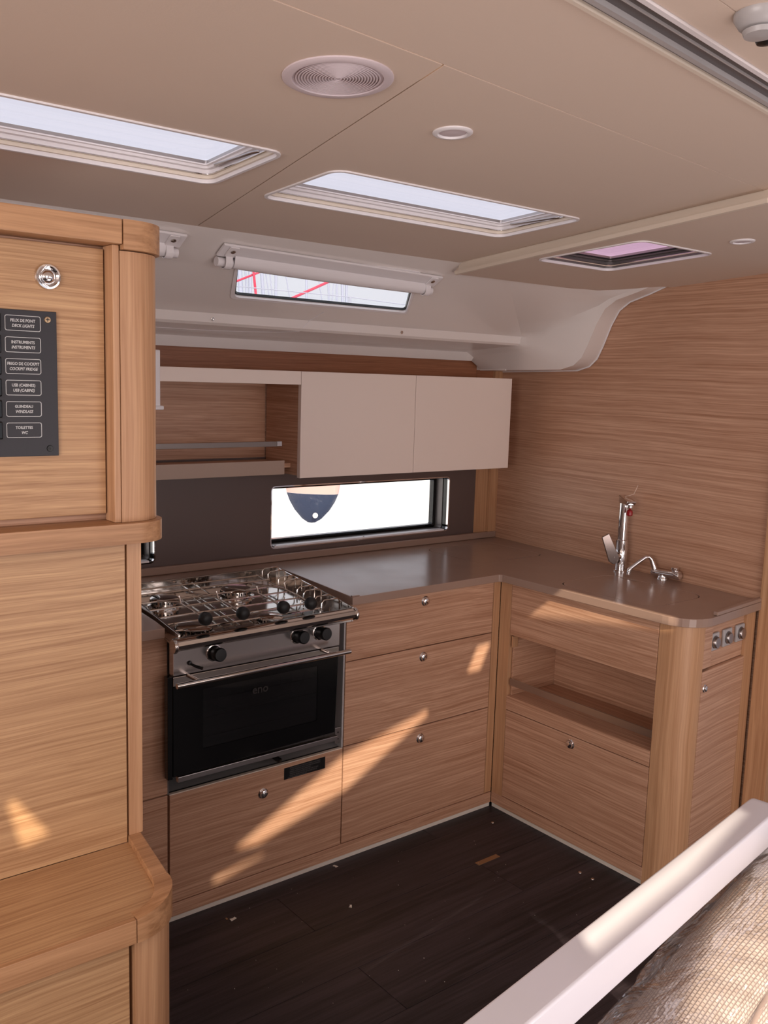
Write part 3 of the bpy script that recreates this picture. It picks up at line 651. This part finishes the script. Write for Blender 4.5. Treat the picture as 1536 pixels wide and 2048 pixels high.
# control panel
cp = box('control_panel', (.0, .531), (.0, .026), (.7200, .8120), plain('satin_steel', (205, 198, 196), .2, .9), cooker, T=C0, bevel=.002)
def kb(x, z, s=1):
    lathe('control_knob', [(.0200*s, 0), (.0200*s, .003), (.017*s, .006), (.0165*s, .024), (.0185*s, .026), (.0185*s, .036), (.016*s, .039), (.0, .0395)], (x, 2.1385, z), (0, -1, .10), BLACK, cooker, 24)
    lathe('knob_collar', [(.0230*s, 0), (.0230*s, .001), (.0205*s, .0018), (.0205*s, .0003)], (x, 2.1395, z), (0, -1, 0), STEEL, cooker, 24)
for x, z in ((1.1500, .7655), (1.4140, .7720), (1.4900, .7710)): kb(x, z)
for x, z in ((1.190, .800), (1.452, .803), (1.528, .802)):
    tube('marking', [(x+.004*math.cos(t*.524), 2.1385, z+.0025*math.sin(t*.524)) for t in range(12)], .0004, BLACK, cooker, 4, True)
for x, z in ((1.150, .797), (1.424, .803), (1.502, .802)): lathe('marking_dot', [(.0014, 0), (.0, .0004)], (x, 2.1388, z), (0, -1, 0), BLACK, cooker, 8)
tube('igniter', [(1.080, 2.139, .7480), (1.088, 2.118, .7440), (1.098, 2.104, .7410)], [.0035, .004, .0045], BLACK, cooker, 10)
lathe('igniter_base', [(.0065, 0), (.005, .006), (.0, .007)], (1.0785, 2.139, .7500), (0, -1, 0), BLACK, cooker, 12)
# door with glass, window and inner rack
door = empty('oven_door', (1.3, 2.14, .45)); door.parent = cooker; door.location = Vector((1.3, 2.14, .45))-wloc(cooker)
prism('glass_frame', [(0, .4450), (.520, .4560), (.527, .6920), (.0, .6920)], lambda a, b, h: C0(a, h, b), .0, .008, BLACKG, door, [rrect(.085, .455, .505, .672, .004)[::-1]])
prism('door_glass', rrect(.086, .454, .506, .671, .004), lambda a, b, h: C0(a, h, b), .001, .005, OGLASS, door)
box('steel_band', (.0, .529), (.0, .010), (.6925, .7175), STEEL, door, T=C0, bevel=.001)
box('door_back', (.01, .52), (.020, .0275), (.460, .712), BLACKG, door, T=C0, bevel=.001)
box('door_side', (-.016, -.002), (.0, .020), (.440, .720), BLACKG, door, T=C0, bevel=.001)
box('bottom_strip', (.012, .530), (-.004, .012), (.428, .443), BRUSH, door, T=C0, bevel=.001)
tube('handle', [(1.0150, 2.082, .7140), (1.5600, 2.082, .7180)], .0072, STEEL, door, 16)
for x in (1.075, 1.500): tube('handle_post', [(x, 2.139, .7165), (x+.004, 2.084, .7160)], .0052, STEEL, door, 10)
rk = []
for k in range(9): rk.append(tubemesh([C0(.10+.04*k, .0145, .602+.00*k), C0(.10+.04*k, .0190, .655)], .0009, 5))
rk.append(tubemesh([C0(.10, .012, .580), C0(.44, .012, .596)], .0016, 6)); rk.append(tubemesh([C0(.13, .012, .594), C0(.42, .012, .608)], .0016, 6))
for k in range(8): rk.append(tubemesh([C0(.14+.037*k, .012, .582+.0017*k), C0(.145+.037*k, .012, .596+.0016*k)], .0012, 5))
joined('oven_rack', rk, BRUSH, door)
text('lettering', 'eno', .034, lambda a, b: C0(.262+a, -.0006, .6380+b), plain('etched_grey', (46, 41, 40), .3), door)
# hob: shallow tray, sheared like the measured cut-out
def HB(u, v, h): return (1.024+u+.074*v, 2.092+v, .8420+.062*v+h)
HW, HD = .552, .475
box('hob_tray', (.0, HW), (.0, HD), (-.034, -.030), STEEL, cooker, T=HB, bevel=.001)
for (a, b, c, d) in ((0, HW, HD-.006, HD), (0, .006, 0, HD), (HW-.006, HW, .0, HD)):
    box('tray_rim', (a, b), (c, d), (-.040, .004), STEEL, cooker, T=HB, bevel=.001)
box('tray_lip', (.006, HW-.006), (.0, .006), (-.040, -.018), STEEL, cooker, T=HB, bevel=.001)
# front rail
v_, f_ = [], []
rail_pts = [(1.0045, 2.068, .8225), (1.010, 2.068, .8225), (1.5600, 2.068, .8310), (1.5670, 2.068, .8310)]
prism('front_rail', [(2.088, .8060), (2.072, .8080), (2.061, .8160), (2.058, .8255), (2.062, .8345), (2.072, .8385), (2.090, .8385)], lambda a, b, h: (h, a, b+(h-1.01)*.012), 1.0060, 1.5630, STEEL, cooker, smooth=True)
for x, dz in ((1.0030, 0), (1.5660, .0068)): lathe('rail_end_cap', [(.0175, 0), (.0185, .003), (.0185, .007), (.0175, .009), (.0, .0095)], (x-.004, 2.073, .8225+dz), (1, 0, 0), STEEL, cooker, 20)
# burners
def burner(u, v, s, label=None):
    c = HB(u, v, -.030); a = (0, -.062, 1)
    b = lathe('burner', [(.052*s, 0), (.050*s, .005), (.040*s, .008), (.040*s, .020), (.043*s, .021), (.043*s, .024), (.036*s, .027), (.0, .028)], c, a, STEEL, cooker, 28)
    tt = []
    for k in range(22):
        t = k*2*math.pi/22; q = [c[0]+.0415*s*math.cos(t), c[1]+.0415*s*math.sin(t), c[2]+.012-.062*.0415*s*math.sin(t)*0]
        tt.append(tubemesh([q, (q[0], q[1], q[2]+.007)], .0022, 5))
    joined('flame_ports', tt, BLACK, b, 'stuff')
burner(.075, .075, 1.15); burner(.300, .055, .85); burner(.095, .335, .95); burner(.33, .335, 1.1)
# grid of rods
gr = []
for v in (.050, .105, .165, .235, .305, .375, .430):
    gr.append(tubemesh([HB(.012, v, -.004), HB(HW-.085, v, -.004)], .0026, 7))
for u in (.014, .195, .235, HW-.088):
    gr.append(tubemesh([HB(u, .03, -.0085), HB(u, HD-.02, -.0085)], .0024, 7))
for v_, f_ in gr: mk('support_rod', v_, f_, STEEL, cooker, smooth=True, autos=50)
lp = []
for k, v in enumerate((.045, .085, .15, .19, .27, .31, .38, .42)):   # hoops on the right
    u0_, u1_ = HW-.085, HW-.022
    lp.append(tubemesh([HB(u0_, v, -.028), HB(u0_, v, .012), HB(u0_+.008, v, .020), HB(u1_-.008, v, .020), HB(u1_, v, .012), HB(u1_, v, -.020)], .0021, 6))
for v_, f_ in lp: mk('hoop', v_, f_, STEEL, cooker, smooth=True, autos=50)
# pan clamps with ball ends
for (bx, bz, l1) in ((1.1042, .8740, .19), (1.2147, .8735, .24), (1.3413, .8730, .24), (1.4320, .8725, .24)):
    c = Vector((bx, 2.100, bz))
    e = tube('pan_clamp', [c+Vector((-.004, .012, .003)), c+Vector((-.012, .045, .014)), c+Vector((-.020, .100, .022)), c+Vector((-.022, .104, .040)), c+Vector((-.020, .108, .024)), c+Vector((-.045, l1, .014))], .0028, STEEL, cooker, 8)
    lathe('ball_grip', [(.004, -.018), (.0115, -.0155), (.0170, -.0085), (.0185, 0), (.0170, .0080), (.0115, .0140), (.004, .0155), (.0, .0158)], c, (0.1, -1, -.1), RUBBER, e, 18)
tube('gimbal_arm', [(1.035, 2.165, .470), (1.030, 2.160, .452)], .004, BONE, cooker, 8)
box('runner', (1.590, 1.6170), (2.150, 2.165), (.386, .442), BRUSH, oc, bevel=.001) if False else None
sl = tube('latch', [(1.372, 2.215, .408), (1.380, 2.185, .398), (1.386, 2.172, .394)], [.006, .008, .007], RUBBER, cooker, 12)
box('bracket', (1.5950, 1.6165), (2.1950, 2.2000), (.390, .440), BRUSH, oc, bevel=.001)
for z in (.404, .425): lathe('screw', [(.003, 0), (.0, .001)], (1.606, 2.1948, z), (0, -1, 0), BLACK, oc, 8)
# ================================================================== TAPS
tp = empty('mixer_tap', (2.702, 2.003, .85), 'tall chrome mixer tap with side lever behind the sink lid', 'tap')
tx, ty = 2.694, 2.003
lathe('base', [(.0265, 0), (.0265, .003), (.0235, .005), (.0235, .006)], (tx, ty, .850), (0, 0, 1), CHROME, tp, 28)
lathe('body', [(.0205, .006), (.0205, .078), (.0200, .079), (.0, .079)], (tx, ty, .850), (0, 0, 1), CHROME, tp, 28)
lathe('collar', [(.0220, .0795), (.0220, .112), (.0190, .114), (.0, .114)], (tx, ty, .850), (0, 0, 1), CHROME, tp, 28)
lathe('riser', [(.0175, .114), (.0175, .244), (.0, .245)], (tx, ty, .850), (0, 0, 1), CHROME, tp, 28)
prism('spout', [(-.018, 1.094), (.062, 1.094), (.070, 1.103), (.070, 1.108), (-.018, 1.121)], lambda a, b, h: (tx-a*.55+h*.83, ty-a*.83-h*.55, b), -.0165, .0165, CHROME, tp, bevel=.002)
lathe('nozzle', [(.013, 0), (.013, .008), (.011, .010), (.0, .010)], (tx-.055*.55, ty-.055*.83, 1.0935), (0, 0, -1), CHROME, tp, 18)
lathe('lever_hub', [(.0175, 0), (.0175, .040), (.0155, .042), (.0, .042)], (tx-.000, ty+.000, .903), (-.82, .25, .0), CHROME, tp, 24)
prism('lever', [(.084, .974), (.060, .988), (.022, .912), (.018, .898), (.021, .884), (.038, .878), (.054, .888)], lambda a, b, h: (tx-.78*a-.5*h, ty+.625*a-.866*h, b), .024, .031, plain('lever_steel', (140, 130, 126), .18, 1), tp, bevel=.0015)
# red cap on string
rc = empty('red_plug', (2.668, 1.957, 1.05), 'small red plastic plug tied under the mixer spout', 'plug')
lathe('cap', [(.003, .012), (.0045, .008), (.009, .006), (.0105, .0), (.0105, -.010), (.008, -.013), (.0, -.013)], (tx-.055*.55, ty-.055*.83, 1.0695), (0, 0, 1), RED, rc, 9, smooth=False)
tube('string', [(tx-.020, ty-.028, 1.104), (tx-.012, ty-.010, 1.119), (tx+.008, ty-.030, 1.128), (tx+.014, ty-.040, 1.160)], .0009, STRING, rc, 5)
# low folding tap
ft = empty('folding_tap', (2.712, 1.84, .85), 'low folding chrome tap to the right of the mixer tap', 'tap')
lathe('base', [(.0185, 0), (.0185, .004), (.0155, .008), (.0155, .018), (.0, .018)], (2.702, 1.832, .850), (0, 0, 1), CHROME, ft, 22)
tube('valve_body', [(2.700, 1.872, .8700), (2.7005, 1.850, .8705), (2.702, 1.815, .8720), (2.703, 1.782, .8735)], [.0125, .0135, .0125, .0125], CHROME, ft, 18)
lathe('valve_head', [(.0145, 0), (.0150, .004), (.0150, .016), (.012, .019), (.0, .019)], (2.703, 1.784, .8735), (.02, -1, .04), CHROME, ft, 22)
lathe('handle', [(.010, 0), (.0135, .006), (.0135, .013), (.0, .014)], (2.709, 1.790, .885), (0, 0, 1), CHROME, ft, 18)
tube('spout', [(2.700, 1.862, .874), (2.697, 1.868, .893), (2.690, 1.874, .914), (2.684, 1.879, .922), (2.676, 1.886, .922), (2.655, 1.903, .900), (2.640, 1.916, .883), (2.634, 1.921, .873), (2.634, 1.922, .858)], [.0085, .0085, .0068, .0066, .0066, .0066, .0068, .0078, .0078], CHROME, ft, 14)
# ================================================================== LEFT SWITCHBOARD TOWER
TW = empty('switchboard_cupboard', (.45, 1.6, .69), 'tall oak cupboard at the left with a rounded column and a switch panel', 'cupboard')
TY = 1.440
def colprof(x0, x1, y0, r, depth=.5):
    o = [(x0, y0)]
    for i in range(9):
        t = math.radians(270+90*i/8); o.append((x1-r+r*math.cos(t), y0+r+r*math.sin(t)))
    return o+[(x1, y0+depth), (x0, y0+depth)]
# rounded column : right edge px 305
prism('column', colprof(.6015, .6820, 1.432, .058, .10), XY, 1.2560, 1.6870, OAKZ, TW, smooth=True)
box('door_jamb', (.5895, .6005), (1.4325, 1.470), (1.2560, 1.6950), OAKZ, TW)
tdoor = box('door', (-.2, .5870), (1.4620, 1.480), (1.2680, 1.6900), OAKXT, TW)
lathe('latch_ring', [(.0200, 0), (.0200, .002), (.0185, .0048), (.0160, .0050), (.0135, .0025), (.0115, .0018), (.0105, .0030), (.0090, .0060), (.0050, .0078), (.0, .0082)], (.4985, 1.4620, 1.6395), (0, -1, 0), CHROME, tdoor, 28)
box('carcass', (-.2, .640), (1.4810, 1.90), (.6905, 1.70), OAKX, TW, bevel=0)
# cap
capo = [(-.2, 1.420)]+[(.603-.0015, 1.420)]+[(.6015, 1.55), (-.2, 1.55)]
prism('cap', capo, XY, 1.6955, 1.7340, SOLX, TW, bevel=.002)
prism('cap_corner', colprof(.6030, .6870, 1.420, .066, .13), XY, 1.6885, 1.7340, SOLX, TW, smooth=True)
# shelf at the foot of the upper cupboard
prism('shelf', colprof(-.2, .6850, 1.4150, .060, .13), XY, 1.2220, 1.2555, SOLX, TW, smooth=True)
box('lower_panel', (-.2, .6125), (1.4480, 1.480), (.6905, 1.2210), OAKXT, TW)
box('lower_post', (.6165, .6420), (1.4500, 1.480), (.700, 1.2210), OAKZ, TW)
# switch panel
SPn = empty('switch_panel', (.44, 1.46, 1.36), 'dark grey switch panel with six white framed labels', 'panel')
sy0, sy1 = 1.4575, 1.4617
TT = (.5060-.0) 
box('plate', (.2, .5095), (sy0, sy1), (1.3655, 1.5870), PANELB, SPn, bevel=.0006)
labs = [('FEUX DE PONT', 'DECK LIGHTS'), ('INSTRUMENTS', 'INSTRUMENTS'), ('FRIGO DE COCKPIT', 'COCKPIT FRIDGE'), ('USB (CABINES)', 'USB (CABINS)'), ('GUINDEAU', 'WINDLASS'), ('TOILETTES', 'WC')]
for i, (a_, b_) in enumerate(labs):
    cz = 1.5670-.0322*i; cxn = .4585-.0003*i
    f_o = rrect(cxn-.0265, cxn+.0265, cz-.0115, cz+.0115, .003, 3); f_i = rrect(cxn-.0257, cxn+.0257, cz-.0107, cz+.0107, .0024, 3)
    lf = prism('label_frame', f_o, XZ, sy0-.0004, sy0-.00005, INK, SPn, [f_i[::-1]])
    text('lettering', a_, .0062, lambda a, b: (cxn+a, sy0-.0003, cz+.0037+b), INK, lf, sx=.86)
    text('lettering', b_, .0062, lambda a, b: (cxn+a, sy0-.0003, cz-.0040+b), INK, lf, shear=.25, sx=.86)
    box('rocker_switch', (.390, .4255-.0003*i), (sy0-.006, sy0-.0002), (cz-.0135, cz+.0135), BLACKG, SPn, bevel=.002)
for z, m in ((1.5745, BRASS), (1.3770, BLACK)):
    s0 = lathe('screw', [(.0052, 0), (.0045, .0015), (.0, .0018)], (.4955, sy0, z), (0, -1, 0), m, SPn, 14)
    for t in (0, 1): mk('screw_slot', [(.4955+a*(.003 if t else .0006), sy0-.0021, z+b*(.0006 if t else .003)) for a, b in ((-1, -1), (1, -1), (1, 1), (-1, 1))], [(0, 1, 2, 3)], BLACK, s0)
# lower ledge unit
LG = empty('ledge_cabinet', (.4, 1.3, 0), 'low oak cabinet at the lower left with a raised rounded ledge', 'cabinet')
prism('ledge', [(-.3, 1.2300), (.5290, 1.2300)]+[(.5300+.0600*math.cos(t)**.7, 1.2990-.0560*math.sin(t)**1.4) for t in [math.pi/2*k/8 for k in range(7, -1, -1)]]+[(.5900, 1.3010), (.6155, 1.4475), (-.3, 1.4475)], XY, .6600, .6900, OAKXT, LG)
box('ledge_front', (-.3, .5290), (1.2190, 1.2295), (.6520, .6900), SOLX, LG, bevel=.001)
# straight fiddle then curved corner
prism('fiddle', [(.5905, 1.3010), (.6175, 1.3010), (.6400, 1.4600), (.6160, 1.4600), (.6145, 1.45)], XY, .6600, .7000, SOLX, LG, bevel=.002)
co_ = []; ci_ = []
for i in range(11):
    t = math.pi/2*i/10
    co_.append((.5300+.0870*math.cos(t) if True else 0, 1.2990-.080*math.sin(t)))
    ci_.append((.5300+.0600*math.cos(t)**.7, 1.2990-.0560*math.sin(t)**1.4))
vs = []; fs = []
for i in range(11):
    t = i/10; zt = .7000-.0095*max(0, t-.4)/.6
    vs += [(*co_[i], .6520), (*co_[i], zt), (*ci_[i], zt), (*ci_[i], .6520)]
for i in range(10):
    for k in range(4): fs.append((i*4+k, i*4+(k+1) % 4, i*4+4+(k+1) % 4, i*4+4+k))
fs += [(0, 1, 2, 3), (43, 42, 41, 40)]
mk('fiddle_corner', vs, fs, SOLX, LG, smooth=True, autos=40)
box('front_panel', (-.3, .5270), (1.2430, 1.2610), (.0050, .6480), OAKXT, LG)
prism('column', colprof(.5330, .6100, 1.2370, .055, .10), XY, .0005, .6515, OAKZ, LG, smooth=True)
box('body', (-.3, .5900), (1.3380, 1.60), (.0005, .659), OAKX, LG, bevel=0)
# ================================================================== FLOOR BITS
fp = empty('floor_plate', (2.01, 1.925, 0), 'small screwed metal plate set on the dark floor near the drawers', 'plate')
box('plate', (1.962, 2.056), (1.916, 1.935), (.0, .0015), BRASS, fp, bevel=.0005)
for x in (1.970, 2.048): lathe('screw', [(.003, 0), (.0, .0012)], (x, 1.9255, .0015), (0, 0, 1), STEEL, fp, 10)
for x, y_, l in ((2.2025, 2.0962, 'tiny bright floor stud near the inner cabinet corner'), (2.1917, 1.7031, 'tiny bright floor stud before the sink door, farther of the pair'), (2.1933, 1.6555, 'tiny bright floor stud before the sink door, nearer of the pair')):
    tag(lathe('floor_stud', [(.0055, 0), (.005, .001), (.003, .0012), (.0, .0008)], (x, y_, .0002), (0, 0, 1), STEEL, None, 14), l, 'stud', 'floor studs')
def scrap(x, y_, s, a, label, mat=PAPER):
    pts = [(x+s*c*math.cos(a)-s*d*math.sin(a), y_+s*c*math.sin(a)+s*d*math.cos(a)) for c, d in ((-1, -.5), (.9, -.6), (1, .3), (.1, .2), (-.6, .7))]
    tag(prism('paper_scrap', pts, XY, .0003, .0013, mat), label, 'scrap', 'scraps on the floor')
scrap(1.196, 2.108, .010, .3, 'white paper scrap on the floor nearest the oven cabinet plinth')
scrap(1.4994, 1.9676, .007, 1, 'round white crumb in the middle of the dark floor', PAPER)
scrap(1.592, 2.172, .008, 2, 'greyish scrap on the floor beneath the drawer joint', KICK)
scrap(1.182, 2.118, .005, 1.6, 'yellow sliver beside the white paper scrap', BRASS)
gsp = []
for i in range(46):
    x = random.uniform(.9, 2.15); y_ = random.uniform(1.5, 2.15); s = random.uniform(.0006, .0016)
    gsp.append(([(x-s, y_-s, .0002), (x+s, y_-s*.4, .0002), (x, y_+s, .0008)], [(0, 1, 2)]))
o = joined('floor_dust', gsp, PAPER, None, 'stuff'); tag(o, 'pale specks of sawdust sprinkled over the dark floor', 'dust')
# ================================================================== SEAT BACK IN THE FOREGROUND
sb = empty('seat_rail', (1.0, .68, 0), 'white lacquered seat rail crossing the lower right corner', 'seat rail')
A0 = Vector((.35, .600)); A1 = Vector((1.435, .764)); dirr = (A1-A0).normalized(); nn = Vector((dirr.y, -dirr.x))
def RB(l, o_, z): p = A0+dirr*l+nn*o_; return (p.x, p.y, z)
L_ = (A1-A0).length
pl_ = [(-.2, .8200), (L_-.02, .8200)]
for i in range(1, 9): t = math.radians(90-90*i/8); pl_.append((L_-.02+.045*math.cos(t), .775+.045*math.sin(t)))
pl_ += [(L_+.025, .40), (L_-.025, .40), (L_-.025, .7650), (-.2, .7650)]
prism('rail', pl_, lambda a, b, h: RB(a, h, b), .0, .052, LACQ, sb, smooth=True, bevel=.004, seg=3)
prism('seat_base', [(-.2, .0), (L_+.02, .0), (L_+.02, .40), (-.2, .40)], lambda a, b, h: RB(a, h, b), .0, .50, LACQ, sb)
# cushion
cu = empty('seat_cushion', (1.1, .6, .45), 'beige woven cushion below the white rail, wrapped in clear plastic', 'cushion')
def cush(name, off, l0, l1, mat, par, NU=60, NV=34, wr=0, top=0, seedv=0):
    V = []; F = []; U = []
    for i in range(NU):
        t = i/(NU-1); l = l0+(l1-l0)*t
        tp_ = .690+.065*min(1, max(0, (l-.42)/.62))**1.0+top
        if l < .45: tp_ -= (.45-l)**1.5*.9
        edge = 1-max(0, (t-.90)/.10)**2*.3
        # section : back bottom -> back top -> round over -> front -> bottom front
        th = .135
        for k in range(NV):
            s = k/(NV-1)
            if s < .12: o_, z = .022, tp_-.12+.10*s/.12
            elif s < .42:
                a = math.pi*(s-.12)/.30; o_ = .022+th/2-th/2*math.cos(a); z = tp_-.045+.045*math.sin(a)
            else:
                q = (s-.42)/.58; o_ = .022+th+.03*math.sin(q*3.0)+.10*q; z = tp_-.045-.30*q
            n_ = .006*math.sin(l*11+k*.25)+.004*math.sin(k*.8+l*5)
            if wr:
                n_ += .011*max(0, math.sin(l*17+k*.42))**8+.008*max(0, math.sin(l*29-k*.27+1))**8
                n_ += wr*(math.sin(l*43+k*.9+2*math.sin(k*.31+l*7))*.5+math.sin(l*91-k*.7+seedv)*.3+random.uniform(-.25, .25))
            o2 = o_+off*(1 if s > .2 else -1)*1.0+n_; z2 = z+off*(1 if .12 < s < .5 else .3)+n_*.6
            V.append(RB(l, o2, z2)); U.append((l, s*.62))
    for i in range(NU-1):
        for k in range(NV-1): F.append((i*NV+k, i*NV+k+1, (i+1)*NV+k+1, (i+1)*NV+k))
    o = mk(name, V, F, mat, par, smooth=True)
    uvl = o.data.uv_layers.new(name='UVMap')
    for lp_ in o.data.loops: uvl.data[lp_.index].uv = U[lp_.vertex_index]
    return o
cush('cover', 0, .40, 1.09, FAB, cu)
tube('piping', [RB(.42+.66*t/20, .16+.004*math.sin(t), .655+.065*t/20) for t in range(21)], .0035, FAB, cu, 8)
wpb = empty('plastic_wrap', (1.1, .6, .45), 'crinkled clear plastic sheet draped over the beige cushion', 'plastic wrap')
cush('sheet', .010, .27, 1.10, WRAP, wpb, NU=110, NV=48, wr=.0045, top=.006)
# ================================================================== OUTSIDE
tag(prism('quay_wall', [(-20, -1.6), (60, -1.6), (60, 1.30), (-20, 1.42)], XZ, 12.0, 12.4, CONC), 'long pale quay wall behind the neighbouring boat', 'wall')
gd = mk('ground', [(-40, 3.2, -1.6), (60, 3.2, -1.6), (60, 90, -1.6), (-40, 90, -1.6)], [(0, 1, 2, 3)], CONC); tag(gd, 'pale ground seen through the low hull window', 'ground')
def bow():
    e = empty('moored_boat', (4.1, 6.1, .4), 'navy bow of a neighbouring boat seen through the hull window', 'boat')
    return e
bw = bow()
bc = Vector((4.10, 6.03)); 
def section(zs, y0, y1, mat, name):
    V = []; F = []; m = 16
    for z, w_ in zs:
        for k in range(m+1):
            t = math.pi*k/m; V.append((bc.x-w_*math.cos(t)*.80, bc.y-math.sin(t)*w_*.55+w_*math.cos(t)*.60, z))
    for i in range(len(zs)-1):
        for k in range(m): F.append((i*(m+1)+k, i*(m+1)+k+1, (i+1)*(m+1)+k+1, (i+1)*(m+1)+k))
    return mk(name, V, F, mat, bw, smooth=True)
section([(.355, .0), (.36, .03), (.39, .075), (.46, .135), (.53, .175), (.595, .20)], 0, 0, NAVY, 'hull_bottom')
section([(.596, .201), (.75, .225), (.95, .26), (1.3, .3)], 0, 0, plain('pink_topsides', (226, 180, 172), .4), 'topsides')
lathe('through_hull', [(.022, 0), (.0, .004)], (bc.x-.015, bc.y-.075, .425), (-.3, -1, 0), WPLAS, bw, 16)
def mast(x, y_, r, mat, nm, label, cat, lean=0, z0=-1.5, z1=4.2):
    o = tube(nm, [(x, y_, z0), (x+lean, y_, z1)], r, mat, None, 8); tag(o, label, cat, nm+'s beyond the portlight' ); return o
AL = plain('mast_alloy', (170, 176, 200), .4); RP_ = plain('red_spar', (214, 60, 90), .4)
import random as rnd
rnd.seed(11)
MX = [(9.66, 9.72, .05), (9.80, 9.85, .02), (9.92, 9.93, .035), (10.17, 10.25, .035), (10.24, 10.40, .012), (10.36, 10.47, .012), (10.54, 10.55, .028), (10.72, 10.91, .012), (11.30, 11.32, .024), (11.56, 11.74, .012), (11.87, 11.91, .022), (12.06, 11.98, .012), (12.10, 12.12, .022), (12.23, 12.28, .030), (12.36, 12.38, .030)]
ORD = 'first second third fourth fifth sixth seventh eighth ninth tenth eleventh twelfth thirteenth fourteenth fifteenth'.split()
for i, (xa, xb, r_) in enumerate(MX):
    k = (xa-xb)/.83; o = tube('mast', [(xb-k*4.65, 17, -1.58), (xa+k*.35, 17, 4.25)], r_, AL, None, 8)
    tag(o, ORD[i]+' pale mast or stay from the left seen through the portlight', 'mast', 'masts beyond the portlight')
tag(tube('red_spar', [(8.10, 14, 4.3), (8.31, 14, 2.7), (8.38, 14, -1.58)], .022, RP_, None, 8), 'red upright spar at the left end of the portlight', 'spar', 'red spars beyond the portlight')
tag(tube('red_spar', [(7.6, 14.1, 2.90), (8.70, 14.1, 3.368)], .018, RP_, None, 8), 'red slanting spar crossing the upright one in the portlight', 'spar', 'red spars beyond the portlight')
tag(tube('red_spar', [(8.9, 14.1, 2.78), (10.15, 14.1, 3.345)], .024, RP_, None, 8), 'red slanting spar in the middle of the portlight', 'spar', 'red spars beyond the portlight')
tag(tube('guard_wire', [(.5, 4.0, 1.915), (2.93, 4.0, 1.920), (4.2, 4.0, 1.88)], .0025, AL, None, 6), 'thin lifeline wire outside the portlight', 'wire')
tag(tube('stanchion', [(2.935, 4.0, 1.56), (2.935, 4.0, 1.922)], .007, AL, None, 8), 'short deck stanchion outside the portlight', 'stanchion')
